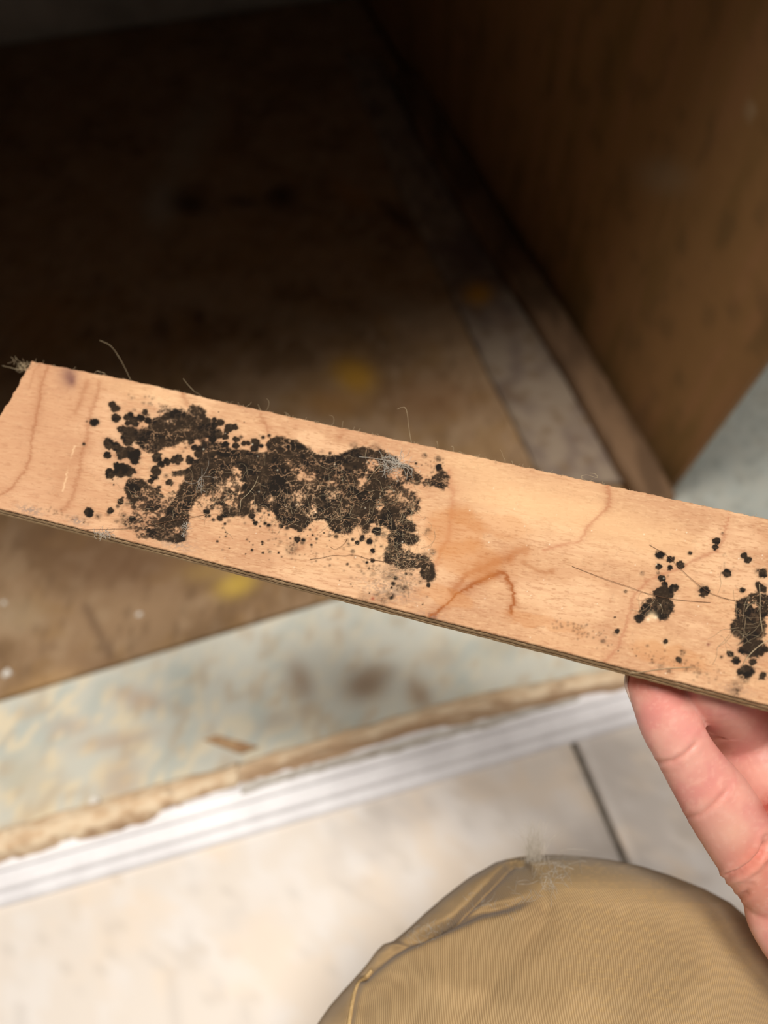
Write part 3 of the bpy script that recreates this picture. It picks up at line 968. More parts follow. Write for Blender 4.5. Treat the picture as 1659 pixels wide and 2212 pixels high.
    # reddish specks, white grit
    for (x, y, r, c, al) in [(805, 1293, 4, (150, 72, 50), .9), (1530, 1392, 4, (120, 60, 50), .8), (1408, 1331, 8, (240, 210, 168), .7), (1400, 1338, 4, (246, 226, 190), .7), (1416, 1334, 4, (246, 226, 190), .6)]:
        col = mixc(col, lin(*c), al * np.exp(-(np.hypot(X - x, Y - y) / r) ** 2))
    for q in range(80):
        x, y = rs.uniform(420, 1650), 0
        t = rs.uniform(.15, .98)
        y = np.interp(x, TOPL[:, 0], TOPL[:, 1]) * (1 - t) + np.interp(x, BOTL[:, 0], BOTL[:, 1]) * t
        r = rs.uniform(.7, 1.3)
        m = (np.abs(X - x) < 5) & (np.abs(Y - y) < 5)
        col[m] = mixc(col[m], lin(250, 236, 208), .8 * np.exp(-(np.hypot(X[m] - x, Y[m] - y) / r) ** 2))
    return np.clip(col, 0.002, 0.95), Mo


bcol, bmold = paint_board()
board = empty('plywood_strip', onplane(np.array(830.), np.array(1150.), PB, nb))
tag(board, 'narrow plywood strip with black mould patches and tan veneer face held up by fingers', 'plywood board')
TH = 0.0058
LAY = [(0.0, 0.0011), (0.0011, 0.0022), (0.0022, 0.0036), (0.0036, 0.0046), (0.0046, TH)]

M_face, nt, b = material('mouldy_veneer', 0.72, 0.12)
at = nt.nodes.new('ShaderNodeAttribute')
at.attribute_name = 'Col'
nt.links.new(at.outputs['Color'], b.inputs['Base Color'])
bump_noise(nt, b, 900, 0.35, 0.0002, 3, (0.25, 1, 1))

nr, nc = S.shape
# gentle unevenness of the veneer
hgt = (fbm(BX / 60, BY / 40, 401) - 0.5) * 0.00012 + bmold * 0.00008
PFd = PF + hgt[..., None] * nb
V = PFd.reshape(-1, 3)
ringi = np.concatenate([np.arange(nc), np.arange(1, nr) * nc + nc - 1, (nr - 1) * nc + np.arange(nc - 2, -1, -1), np.arange(nr - 2, 0, -1) * nc])
RV = PF.reshape(-1, 3)[ringi] - nb * LAY[0][1]
k = len(ringi)
ii = np.arange(k)
skf = np.stack([ringi, nr * nc + ii, nr * nc + (ii + 1) % k, ringi[(ii + 1) % k]], -1)[:, ::-1]
me = mesh_np('face_veneer', np.vstack([V, RV]), np.vstack([gridfaces(nr, nc)[:, ::-1], skf]), True)
edgec = mixc(bcol.reshape(-1, 3)[ringi], lin(188, 150, 110), np.full(k, .55))
setcol(me, np.vstack([bcol.reshape(-1, 3), edgec]))
veneer = link('face_veneer', me, M_face, board)
veneer['label'] = 'tan veneer face with black mould patches and hair'

plycol = [None, ((104, 80, 58), (136, 106, 78)), ((186, 156, 118), (212, 182, 142)), ((104, 80, 58), (134, 104, 76)), ((176, 148, 112), (200, 170, 130))]
for li in range(1, 5):
    d0, d1 = LAY[li]
    n = 240
    s = np.linspace(0, 1, n)
    inset = 0.0002 if li % 2 else 0.0
    rows = []
    for dd, t in ((d0, 0.0), (d0, 1.0), (d1, 1.0), (d1, 0.0)):
        x, y = bpx(s, np.full(n, t))
        P = onplane(x, y, PB, nb) - nb * dd
        acr = UP if t == 0 else -UP
        jag = (inset + 0.0003 * (fbm(s * 160, s * 0 + t * 5, 410 + li) - 0.5))[:, None]
        rows.append(P - acr * jag)
    V = np.array(rows)
    f = gridfaces(5, n)
    f = np.where(f >= 4 * n, f - 4 * n, f)
    me = mesh_np('ply', V.reshape(-1, 3), f, False)
    bm = bmesh.new()
    bm.from_mesh(me)
    bmesh.ops.holes_fill(bm, edges=[e for e in bm.edges if e.is_boundary], sides=0)
    bmesh.ops.recalc_face_normals(bm, faces=bm.faces)
    bm.to_mesh(me)
    bm.free()
    link('ply', me, mat_noise('ply_%d' % li, plycol[li][0], plycol[li][1], 700, 0.8, 0.15, (0.15, 1, 1), 0.4), board)

# ================================================================== THE PERSON: hand and trousers
person = empty('person', (0.16, -0.06, 0.0))
tag(person, 'person in khaki trousers, one knee raised, fingers holding up the mouldy board', 'person')


def fromcam(px, py, d):
    return pt(np.asarray(px, float), np.asarray(py, float), np.asarray(d, float))


def finger_loft(stations, k=28, flat=0.86, n=9):
    """stations: px, py, full width in px, depth. Oval rings across the axis, closed at both ends."""
    st = catmull(np.array(stations, float), n)
    P = fromcam(st[:, 0], st[:, 1], st[:, 3])
    r = st[:, 2] / 2 * st[:, 3] / F
    t = np.gradient(P, axis=0)
    t /= np.linalg.norm(t, axis=1)[:, None]
    view = P - CAM
    view /= np.linalg.norm(view, axis=1)[:, None]
    side = np.cross(t, view)
    side /= np.linalg.norm(side, axis=1)[:, None]
    dep = np.cross(side, t)
    ang = np.linspace(0, 2 * math.pi, k, endpoint=False)
    V = P[:, None] + r[:, None, None] * (np.cos(ang)[None, :, None] * side[:, None] + flat * np.sin(ang)[None, :, None] * dep[:, None])
    f = [tuple(q) for q in gridfaces(len(P), k, True)]
    f.append(tuple(range(k))[::-1])
    f.append(tuple((len(P) - 1) * k + j for j in range(k)))
    return V.reshape(-1, 3), f


parts = []
# little finger, pad side to the camera, tip under the board's lower edge
dP = 0.2045
parts.append(finger_loft([(1389, 1428, 14, dP + .002), (1391, 1433, 54, dP + .002), (1396, 1444, 84, dP + .0015), (1404, 1462, 104, dP + .001), (1414, 1487, 112, dP), (1428, 1520, 120, dP - .0005),
                          (1448, 1568, 126, dP - .001), (1477, 1621, 125, dP - .001), (1508, 1670, 136, dP - .0005), (1542, 1718, 150, dP),
                          (1571, 1765, 154, dP + .001), (1597, 1812, 148, dP + .002), (1630, 1868, 140, dP + .004), (1680, 1950, 120, dP + .008)]))


def behind(px, py, r):
    """camera depth of a point behind the board's back face by r"""
    q = onplane(np.array(float(px)), np.array(float(py)), PB - nb * (TH + r), nb)
    return float(-((q - CAM) @ BK))


rr = 0.0088
ring_f = [(1482, 1345, 30, behind(1482, 1345, rr)), (1492, 1362, 96, behind(1492, 1362, rr)), (1520, 1412, 122, behind(1520, 1412, rr)), (1549, 1485, 150, behind(1549, 1485, rr + .003)),
          (1598, 1572, 156, .2225), (1652, 1660, 164, .2205), (1708, 1748, 168, .2185), (1765, 1840, 160, .218)]
mid_f = [(1650, 1300, 30, behind(1650, 1300, rr)), (1660, 1318, 98, behind(1660, 1318, rr)), (1690, 1372, 128, behind(1690, 1372, rr)), (1730, 1450, 138, behind(1730, 1450, rr + .0006)),
         (1775, 1540, 146, .2165), (1825, 1630, 156, .215), (1870, 1710, 162, .2145), (1910, 1800, 150, .216)]
ind_f = [(1820, 1330, 30, behind(1820, 1330, rr)), (1830, 1345, 96, behind(1830, 1345, rr)), (1860, 1400, 124, behind(1860, 1400, rr)), (1900, 1470, 134, behind(1900, 1470, rr + .0006)),
         (1940, 1545, 142, .215), (1980, 1620, 152, .2135), (2015, 1690, 158, .2135), (2040, 1780, 150, .216)]
for st in (ring_f, mid_f, ind_f):
    parts.append(finger_loft(st))


def infront(px, py, r):
    q = onplane(np.array(float(px)), np.array(float(py)), PB + nb * r, nb)
    return float(-((q - CAM) @ BK))


rt = 0.0096
parts.append(finger_loft([(1865, 1395, 30, infront(1865, 1395, rt)), (1878, 1410, 112, infront(1878, 1410, rt)), (1915, 1450, 148, infront(1915, 1450, rt)), (1965, 1515, 150, infront(1965, 1515, rt + .001)),
                          (2030, 1610, 156, .180), (2090, 1730, 176, .188), (2110, 1880, 210, .200), (2080, 2050, 220, .212)]))
# palm: metacarpals, heel of the hand, wrist and forearm
wr = (2010., 2300.)
for st in ([(1655, 1905, 110, .2105), (1712, 1975, 200, .2125), (1850, 2110, 240, .215), (2010, 2240, 210, .217)],
           [(1730, 1790, 150, .2165), (1830, 1930, 190, .217), (1950, 2090, 220, .218), (2070, 2260, 200, .219)],
           [(1870, 1720, 150, .2155), (1950, 1880, 200, .217), (2040, 2060, 210, .218), (2120, 2260, 200, .219)],
           [(2010, 1700, 150, .2145), (2070, 1860, 200, .216), (2130, 2060, 210, .218), (2170, 2260, 200, .219)],
           [(2040, 2150, 200, .217), (2110, 2290, 390, .219), (2230, 2480, 390, .222), (2450, 2800, 450, .228), (2750, 3250, 540, .236)]):
    parts.append(finger_loft(st, 28, 0.62))

vv, ff, off = [], [], 0
for v, f in parts:
    vv.append(v)
    ff += [tuple(int(i) + off for i in q) for q in f]
    off += len(v)
raw = mesh_py('hand_raw', np.vstack(vv), ff, True)
tmp = bpy.data.objects.new('hand_raw', raw)
COL.objects.link(tmp)
m = tmp.modifiers.new('r', 'REMESH')
m.mode = 'VOXEL'
m.voxel_size = 0.00065
m = tmp.modifiers.new('s', 'SMOOTH')
m.factor = 0.5
m.iterations = 5
dg = bpy.context.evaluated_depsgraph_get()
hm = bpy.data.meshes.new_from_object(tmp.evaluated_get(dg))
bpy.data.objects.remove(tmp)
n = len(hm.vertices)
hv = np.empty(n * 3, np.float32)
hm.vertices.foreach_get('co', hv)
hv = hv.reshape(-1, 3).astype(float)
hn = np.empty(n * 3, np.float32)
hm.vertices.foreach_get('normal', hn)
hn = hn.reshape(-1, 3)
hx, hy, hd = project(hv)
facing = np.clip(-(np.einsum('ij,ij->i', hn, (hv - CAM) / np.linalg.norm(hv - CAM, axis=1)[:, None])), 0, 1)
lit = facing > 0.02
CRE = [  # crease polylines in the photograph: points, half width px, depth m, nearest depth limit
    ([(1424, 1648), (1452, 1644), (1475, 1632), (1498, 1612), (1512, 1592)], 4.5, .00040, .212),
    ([(1482, 1766), (1512, 1760), (1540, 1738), (1566, 1712), (1576, 1690)], 4.5, .00036, .212),
    ([(1572, 1893), (1598, 1884), (1625, 1866), (1645, 1843), (1657, 1812)], 6, .0017, .225),
    ([(1597, 1938), (1612, 1930), (1622, 1915)], 6, .0009, .225),
    ([(1545, 1596), (1570, 1592), (1598, 1572), (1622, 1552), (1650, 1540)], 5, .0005, .24)]
disp = np.zeros(n)
redc = np.zeros(n)
for pl, w, dep, dl in CRE:
    d = polydist(hx, hy, pl)
    mk = lit & (hd < dl) & ((hd > .2085) if pl[0][0] == 1545 else True)
    pe = np.array(pl, float)
    tpr = sstep(0, 26, np.minimum(np.hypot(hx - pe[-1, 0], hy - pe[-1, 1]), np.hypot(hx - pe[0, 0], hy - pe[0, 1]) + 14))
    disp -= tpr * np.where(mk, dep * np.exp(-(d / w) ** 2) - dep * .35 * np.exp(-((d - 13) / 8) ** 2), 0)
    redc = np.maximum(redc, tpr * np.where(mk, np.exp(-(d / (w * .9)) ** 2), 0))
# fine skin relief: faint prints on the pad
disp += 0.00003 * np.sin(np.hypot(hx - 1400, hy - 1580) / 1.5) * np.exp(-(np.hypot(hx - 1412, hy - 1505) / 36) ** 2) * lit
disp += 0.00016 * (fbm(hx / 22, hy / 22, 501) - 0.5)
hv2 = hv + hn * disp[:, None]
hm.vertices.foreach_set('co', hv2.astype(np.float32).ravel())
hm.update()
skin = np.ones((n, 3)) * lin(226, 160, 146)
skin = mixc(skin, lin(236, 180, 162), 0.6 * sstep(0.40, 0.66, fbm(hx / 60, hy / 60, 511)))
skin = mixc(skin, lin(220, 140, 134), 0.5 * sstep(0.45, 0.7, fbm(hx / 44, hy / 44, 521)))
for (x, y, rx, ry, c, al) in [(1410, 1470, 70, 26, (214, 112, 92), .75), (1440, 1500, 50, 40, (228, 138, 128), .6), (1490, 1570, 50, 40, (230, 150, 142), .5),
                              (1560, 1720, 50, 40, (230, 150, 134), .4), (1640, 1850, 60, 40, (218, 116, 92), .6), (1640, 1930, 60, 60, (226, 142, 112), .5),
                              (1580, 1800, 50, 40, (242, 192, 166), .5), (1660, 1740, 20, 24, (170, 60, 40), .8)]:  # last spot paints the dark of the gap between the fingers into the skin
    skin = mixc(skin, lin(*c), al * np.exp(-((hx - x) / rx) ** 2 - ((hy - y) / ry) ** 2))
skin = mixc(skin, lin(252, 206, 188), 0.15 * sstep(0.60, 0.74, fbm(hx / 9, hy / 9, 531, 2)))
skin = mixc(skin, lin(206, 128, 112), .4 * redc)
setcol(hm, skin)
M_skin, nt, b = material('skin', 0.42, 0.4)
at = nt.nodes.new('ShaderNodeAttribute')
at.attribute_name = 'Col'
nt.links.new(at.outputs['Color'], b.inputs['Base Color'])
b.inputs['Subsurface Weight'].default_value = 0.25
b.inputs['Subsurface Radius'].default_value = (0.004, 0.0016, 0.0010)
b.inputs['Subsurface Scale'].default_value = 0.5
bump_noise(nt, b, 1400, 0.12, 0.0002, 3)
for p in hm.polygons:
    p.use_smooth = True
hand = link('hand', hm, M_skin, person)
hand['label'] = 'pink hand, little finger under the board edge'

# finger nail on the far side of the little fingertip, its rim showing at the left
nl = []
nu, nv_ = 9, 9
for i in range(nu):
    for j in range(nv_):
        u = -1 + 2 * i / (nu - 1)
        v = j / (nv_ - 1)
        px = 1392 + 22 * v - 34 * 1 + 0
        # ring angle runs round the left-back of the fingertip
        c = fromcam(1397 + 22 * v, 1440 + 52 * v, dP + .001)
        ang = math.radians(222 + 46 * u)
        r = (54 + 2 * v) * dP / F * (0.80 + 0.20 * min(1, v * 3)) * 1.03
        a = np.array([.9, 0.0, 0.0])
        side = RT * .9 + UP * .42
        dep = -BK
        nl.append(c + r * (math.cos(ang) * side - 0.86 * math.sin(ang) * dep))
nme = mesh_np('fingernail', np.array(nl), gridfaces(nu, nv_), True)
nail = link('fingernail', nme, mat_noise('nail', (226, 196, 180), (238, 214, 198), 300, 0.3, 0.5, bump=0.05), hand)
sm = nail.modifiers.new('thick', 'SOLIDIFY')
sm.thickness = 0.0006

# ---- trousers
KL = np.array([(1846, 1172), (1850, 1126), (1857, 1090), (1866, 1068), (1896, 1015), (1920, 984), (1944, 954), (1975, 918), (1999, 893), (2022, 866), (2034, 850), (2040, 828), (2056, 812), (2078, 796), (2115, 765), (2145, 736), (2175, 711), (2212, 686), (2320, 640), (2500, 590), (2800, 560), (3200, 560)], float)
KR = np.array([(1846, 1196), (1850, 1262), (1857, 1318), (1870, 1382), (1890, 1445), (1920, 1522), (1950, 1578), (1990, 1624), (2020, 1648), (2035, 1660), (2050, 1672), (2080, 1692), (2120, 1715), (2160, 1735), (2212, 1756), (2320, 1790), (2500, 1830), (2800, 1860), (3200, 1880)], float)
ys = np.concatenate([1846 + 40 * np.linspace(0, 1, 40) ** 2, np.linspace(1887, 2260, 190), np.linspace(2266, 3200, 50)])
KU = 640
dcen = np.interp(ys, [1846, 1900, 2000, 2212, 2500, 3200], [.268, .266, .263, .256, .246, .236])
KLr = np.interp(ys, KL[:, 0], KL[:, 1])
keep = [i for i in range(len(KL)) if not 2000 < KL[i, 0] < 2100]
KLs = np.interp(ys, KL[keep, 0], KL[keep, 1])
for _ in range(30):
    KLs[60:-5] = (KLs[59:-6] + 2 * KLs[60:-5] + KLs[61:-4]) / 4
hw = (np.interp(ys, KR[:, 0], KR[:, 1]) - KLs) / 2
cx = (np.interp(ys, KR[:, 0], KR[:, 1]) + KLs) / 2
sdep = np.interp(hw, [0, 12, 120, 240, 340, 430, 620], [0.0, .004, .020, .030, .036, .040, .044])
ang = np.linspace(0, 2 * math.pi, KU, endpoint=False)
ca_, sa_ = np.cos(ang), np.sin(ang)
kx = cx[:, None] + hw[:, None] * ca_[None] + (KLr - KLs)[:, None] * sstep(-0.72, -0.98, ca_)[None]
ky = np.repeat(ys[:, None], KU, 1)
kd = dcen[:, None] - sdep[:, None] * (np.sign(sa_) * np.abs(sa_) ** 0.62)[None]
KP = fromcam(kx, ky, kd)
du = np.roll(KP, -1, 1) - np.roll(KP, 1, 1)
dv = np.gradient(KP, axis=0)
KN = np.cross(du, dv)
KN /= np.linalg.norm(KN, axis=-1)[..., None] + 1e-12
cdir = (CAM - KP)
if np.mean(np.einsum('ijk,ijk->ij', KN, cdir)[:, KU // 7:KU // 3]) < 0:
    KN = -KN
frontk = (sa_ > 0.0)[None] & np.ones_like(kx, bool)


def along(pl, w, one=0):
    """gaussian groove/ridge round a polyline; one=+-1 makes it steep on one side"""
    d = polydist(kx, ky, pl)
    return np.exp(-(d / w) ** 2)


def side_of(pl):
    """signed distance: positive below the line"""
    p = np.array(pl, float)
    yl = np.interp(kx, p[:, 0], p[:, 1], left=1e5, right=1e5)
    return ky - yl


V1 = [(790, 2110), (822, 2078), (850, 2056), (875, 2042), (920, 2020), (966, 2002), (1039, 1969), (1100, 1957), (1149, 1941), (1175, 1925)]
V2 = [(905, 2030), (966, 1999), (998, 1968), (1027, 1938), (1062, 1900), (1094, 1866), (1104, 1856)]
R1 = [(862, 2038), (900, 2004), (960, 1950), (1020, 1902), (1076, 1868)]
R2 = [(800, 2120), (850, 2080), (910, 2045), (980, 2015), (1060, 1992), (1130, 1975)]
V3 = [(985, 2212), (1040, 2150), (1090, 2090), (1140, 2030), (1180, 1985)]
SE = [(800, 2090), (776, 2122), (762, 2160), (754, 2215)]
kdis = np.zeros_like(kx)
fade = sstep(1230, 1100, kx)
kdis -= .0022 * along(V2, 9) * fade
kdis -= .0062 * along(V1, 11) * sstep(1180, 1060, kx)
kdis += .0022 * along(R2, 30) * fade
kdis -= .0020 * along(V3, 34)
kdis += .0012 * along([(1060, 2212), (1130, 2120), (1200, 2040)], 40)
kdis -= .0012 * along([(880, 2212), (960, 2140)], 30)
kdis -= .0009 * along(SE, 7)
kdis += .0010 * along([(x + 14, y + 6) for x, y in SE], 9)
kdis -= .0016 * along([(1130, 1855), (1150, 1890), (1172, 1925), (1180, 1960)], 18)
kdis += .0010 * (fbm(kx / 130, ky / 130, 601) - 0.5) * 2
kdis += .00022 * (fbm(kx / 14, ky / 14, 605) - 0.5)
facet = inpoly(kx, ky, [(905, 2030), (966, 1997), (1027, 1934), (1062, 1896), (1098, 1858), (1135, 1856), (1165, 1890), (1165, 1935), (1100, 1957), (1039, 1969), (966, 2003)]).astype(float)
facet = boxblur(facet, 2)
d1_, d2_ = polydist(kx, ky, V1), polydist(kx, ky, V2)
kdis -= .0085 * facet * (d1_ / (d1_ + d2_ + 1e-6)) * sstep(1180, 1120, kx)
kdis += .0012 * along(R1, 13)
kdis *= frontk
tocam = cdir / np.linalg.norm(cdir, axis=-1)[..., None]
KP2 = KP + (0.25 * KN + 0.75 * tocam) * kdis[..., None]
kme_f = gridfaces(len(ys), KU, True)
cap0 = fromcam(np.array(1184.), np.array(1845.5), np.array(dcen[0]))
V = KP2.reshape(-1, 3)
kme = mesh_np('trousers', V, kme_f, True)
bm = bmesh.new()
bm.from_mesh(kme)
bmesh.ops.holes_fill(bm, edges=[e for e in bm.edges if e.is_boundary], sides=0)
bmesh.ops.recalc_face_normals(bm, faces=bm.faces)
# lower leg folded back under the knee, down to the tiles
kc = fromcam(np.array(1225.), np.array(2190.), np.array(.285))
lp = catmull([kc, kc + np.array([0.0, -0.03, -0.06]), np.array([kc[0] - .01, kc[1] - .12, 0.13]), np.array([kc[0] - .03, kc[1] - .30, 0.06]), np.array([kc[0] - .05, kc[1] - .42, 0.052])], 8)
lv, lf = tube_arrays(lp, np.linspace(.050, .046, len(lp)), 24)
bvs = [bm.verts.new(tuple(map(float, q))) for q in lv]
for q in lf:
    bm.faces.new([bvs[int(i)] for i in q])
bm.faces.new(bvs[-24:])
bm.to_mesh(kme)
bm.free()
for p in kme.polygons:
    p.use_smooth = True
nk = len(kme.vertices)
kc_all = np.ones((nk, 3)) * lin(174, 146, 106)
cl_ = np.ones(kx.shape + (3,)) * lin(174, 146, 106)
cl_ = mixc(cl_, lin(188, 159, 117), sstep(0.42, 0.62, fbm(kx / 160, ky / 160, 611)))
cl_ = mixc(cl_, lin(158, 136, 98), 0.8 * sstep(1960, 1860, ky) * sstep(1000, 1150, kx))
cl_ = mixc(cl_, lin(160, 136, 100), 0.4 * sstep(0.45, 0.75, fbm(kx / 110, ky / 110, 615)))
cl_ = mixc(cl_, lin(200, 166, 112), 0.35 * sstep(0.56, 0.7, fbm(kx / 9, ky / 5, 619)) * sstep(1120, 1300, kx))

kc_all[:kx.size] = cl_.reshape(-1, 3)
setcol(kme, kc_all)
# cloth coordinates: distance round and along, in metres, so that the twill follows the cloth
uvx = np.cumsum(np.linalg.norm(np.diff(KP, axis=1, prepend=KP[:, -1:]), axis=-1), 1)
uvx = uvx - uvx[:, KU // 4:KU // 4 + 1]
uvy = np.cumsum(np.concatenate([[0], np.linalg.norm(np.diff(KP[:, KU // 4], axis=0), axis=-1)]))[:, None] + 0 * uvx
tw = np.zeros((nk, 3))
tw[:kx.size, 0] = uvx.ravel()
tw[:kx.size, 1] = uvy.ravel()
ta_attr = kme.attributes.new('cloth', 'FLOAT_VECTOR', 'POINT')
ta_attr.data.foreach_set('vector', tw.astype(np.float32).ravel())
M_tw, nt, b = material('khaki_twill', 0.85, 0.15)
N = nt.nodes.new
at = N('ShaderNodeAttribute')
at.attribute_name = 'Col'
ac = N('ShaderNodeAttribute')
ac.attribute_name = 'cloth'
mp = N('ShaderNodeMapping')
mp.inputs['Rotation'].default_value = (0, 0, math.radians(-20))
wv = N('ShaderNodeTexWave')
wv.wave_type = 'BANDS'
wv.bands_direction = 'X'
wv.inputs['Scale'].default_value = 430.0
wv.inputs['Distortion'].default_value = 1.2
wv.inputs['Detail'].default_value = 1.0
wv.inputs['Detail Scale'].default_value = 0.35
nt.links.new(ac.outputs['Vector'], mp.inputs['Vector'])
nt.links.new(mp.outputs['Vector'], wv.inputs['Vector'])
mxn = N('ShaderNodeMix')
mxn.data_type = 'RGBA'
mxn.blend_type = 'MULTIPLY'
rp = N('ShaderNodeValToRGB')
rp.color_ramp.elements[0].color = (.54, .50, .45, 1)
rp.color_ramp.elements[1].color = (1.05, 1.05, 1.05, 1)
nt.links.new(wv.outputs['Fac'], rp.inputs['Fac'])
mxn.inputs['Factor'].default_value = 0.75
nt.links.new(at.outputs['Color'], mxn.inputs['A'])
nt.links.new(rp.outputs['Color'], mxn.inputs['B'])
nt.links.new(mxn.outputs['Result'], b.inputs['Base Color'])
bp = N('ShaderNodeBump')
bp.inputs['Strength'].default_value = 0.5
bp.inputs['Distance'].default_value = 0.0003
nt.links.new(wv.outputs['Fac'], bp.inputs['Height'])
nt.links.new(bp.outputs['Normal'], b.inputs['Normal'])
b.inputs['Sheen Weight'].default_value = 0.15
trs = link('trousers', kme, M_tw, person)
trs['label'] = 'khaki twill trouser knee with creases and lint'

# seam as a stitched cord on the lower left
k_tree = None
from mathutils.kdtree import KDTree
kd3 = KDTree(kx.size)
fr = np.where(frontk.ravel())[0]
for i in fr:
    kd3.insert((kx.ravel()[i] / 1000, ky.ravel()[i] / 1000, 0), int(i))
kd3.balance()
KF = KP2.reshape(-1, 3)


def onknee(px, py, lift=0.0004):
    c, i, d = kd3.find((px / 1000, py / 1000, 0))
    p = KF[i]
    return p + (CAM - p) / np.linalg.norm(CAM - p) * lift


sp = np.array([onknee(x, y, .0003) for x, y in catmull(SE, 10)])
for _ in range(4):
    sp[1:-1] = (sp[:-2] + sp[1:-1] * 2 + sp[2:]) / 4
v, f = tube_arrays(sp, .0008, 6)
link('seam', mesh_np('seam', v, f), mat_noise('seam_thread', (186, 156, 108), (206, 176, 126), 900, 0.85, 0.1), trs)

# ================================================================== HAIR, LINT
M_hair = mat_noise('pale_hair', (160, 138, 106), (206, 186, 150), 300, 0.6, 0.3)
M_hairdk = mat_noise('brown_hair', (96, 66, 44), (126, 90, 62), 300, 0.6, 0.3)
M_lint = mat_noise('white_lint', (186, 176, 160), (216, 208, 194), 300, 0.8, 0.2)


def strand_points(pl, lift=.0004, n=8, wob=0.0):
    c = catmull(np.array(pl, float), n)
    P = onplane(c[:, 0], c[:, 1], PB, nb)
    t = np.linspace(0, 1, len(c))
    h = lift * (0.6 + 0.8 * np.sin(t * math.pi))
    return P + h[:, None] * nb


def zc(c, p):
    return [(c[0] + x * c[2], c[1] + y * c[2]) for x, y in p]


SINGLE = [
    (zc(CF, [(0, 635), (130, 622), (260, 595), (400, 600), (460, 592), (560, 600), (680, 640), (800, 655), (1000, 690)]), M_hairdk, .00006, 'long brown hair curving across the bare veneer below the mould'),
    (zc(CF, [(230, 490), (280, 520), (340, 505), (400, 450), (430, 400)]), M_hairdk, .00005, 'short brown hair curl under the middle of the big mould patch'),
    (zc(CD, [(880, 0), (850, 90), (800, 180), (730, 260), (650, 330), (640, 400), (625, 490)]), M_hair, .00007, 'pale bent hair standing on the left half of the big mould patch'),
    (zc(CE, [(565, 308), (700, 325), (850, 350), (960, 372), (1060, 395), (1190, 455)]), M_lint, .00007, 'pale straight hair through the white lint on the mould'),
    (zc(CE, [(830, 400), (740, 490), (650, 605)]), M_hair, .00007, 'pale hair slanting down from the white lint'),
    (zc(CG, [(-300, 480), (-100, 560), (0, 600), (250, 685), (450, 755), (640, 800), (800, 822), (1080, 842)]), M_hairdk, .00006, 'long brown hair crossing the small oval mould spot'),
    (zc(CG, [(470, 265), (640, 370), (760, 490), (900, 620), (1050, 735), (1200, 795), (1370, 832)]), M_hairdk, .00006, 'brown hair between the small oval mould and the right-hand mould patch'),
    (zc(CH, [(270, 715), (400, 704), (560, 680), (720, 665), (900, 655)]), M_hair, .00008, 'pale hair lying along the lower board edge above the fingertip'),
    (zc(CH, [(1720, 360), (1600, 420), (1500, 500), (1430, 580), (1400, 640)]), M_hair, .00010, 'thick pale hair over the lowest mould at the right'),
    (zc(CG, [(1570, 660), (1572, 800), (1570, 960), (1590, 1090), (1600, 1130)]), M_hair, .00010, 'pale upright hair on the right-hand mould patch'),
    (zc(CS, [(-20, 860), (430, 856), (800, 830), (1100, 770), (1450, 705), (1700, 650)]), M_hairdk, .00006, 'long brown hair along the lower left of the board below the mould'),
]
for pl, mt, r, lab in SINGLE:
    v, f = tube_arrays(strand_points(pl), r, 5)
    o = link('hair_strand', mesh_np('hair_strand', v, f), mt)
    tag(o, lab, 'hair', 'single hairs on the board')


def tangle(name, centre_list, mt, label, seed, proj, r=.00004, cat='hair'):
    rs = np.random.default_rng(seed)
    vs, fs, off = [], [], 0
    for (x, y, sx, sy, n, ln) in centre_list:
        for q in range(n):
            x0, y0 = x + rs.normal(0, sx), y + rs.normal(0, sy)
            a = rs.uniform(0, 2 * math.pi)
            L = ln * rs.uniform(.4, 1.3)
            pl = [(x0, y0)]
            for k in range(4):
                a += rs.normal(0, .5)
                pl.append((pl[-1][0] + math.cos(a) * L / 4, pl[-1][1] + math.sin(a) * L / 4))
            v, f = tube_arrays(proj(pl, rs), r * rs.uniform(.7, 1.3), 4)
            vs.append(v)
            fs.append(f + off)
            off += len(v)
    o = link(name, mesh_np(name, np.vstack(vs), np.vstack(fs)), mt)
    tag(o, label, cat, kind='stuff')
    return o


bproj = lambda pl, rs: strand_points(pl, rs.uniform(.0001, .0006), 4)
tangle('hair_tangle', [(470, 1070, 50, 25, 26, 46), (640, 1080, 60, 30, 26, 50), (740, 1110, 40, 30, 26, 50), (800, 1040, 50, 30, 24, 55), (850, 1120, 50, 30, 24, 45), (860, 1210, 30, 22, 34, 45), (880, 1150, 25, 20, 20, 36), (330, 1080, 40, 25, 14, 40), (1620, 1330, 25, 45, 26, 60), (1415, 1305, 20, 18, 6, 40)],
       M_hair, 'fine pale hairs matted into the black mould patches', 3, bproj, .00003)
tangle('lint_clump', [(862, 1002, 14, 4, 46, 34), (835, 1010, 6, 5, 14, 24)], M_lint, 'white lint caught on the upper right of the big mould patch', 9, bproj, .00005, 'lint')
tangle('lint_clump', [(433, 1033, 4, 4, 9, 34)], M_lint, 'small white lint star near the middle of the big mould patch', 12, bproj, .00004, 'lint')
tangle('dust_fluff', [(226, 1154, 9, 3, 60, 12), (400, 1140, 4, 9, 30, 9)], M_lint, 'grey fluff on the lower left board edge', 15, bproj, .00004, 'lint')


def edgehair(pl, rs):
    c = catmull(np.array(pl, float), 5)
    d = -((onplane(np.full(len(c), c[0, 0]), np.full(len(c), c[0, 1]), PB, nb) - CAM) @ BK)
    return pt(c[:, 0], c[:, 1], d + rs.uniform(-.001, .003))


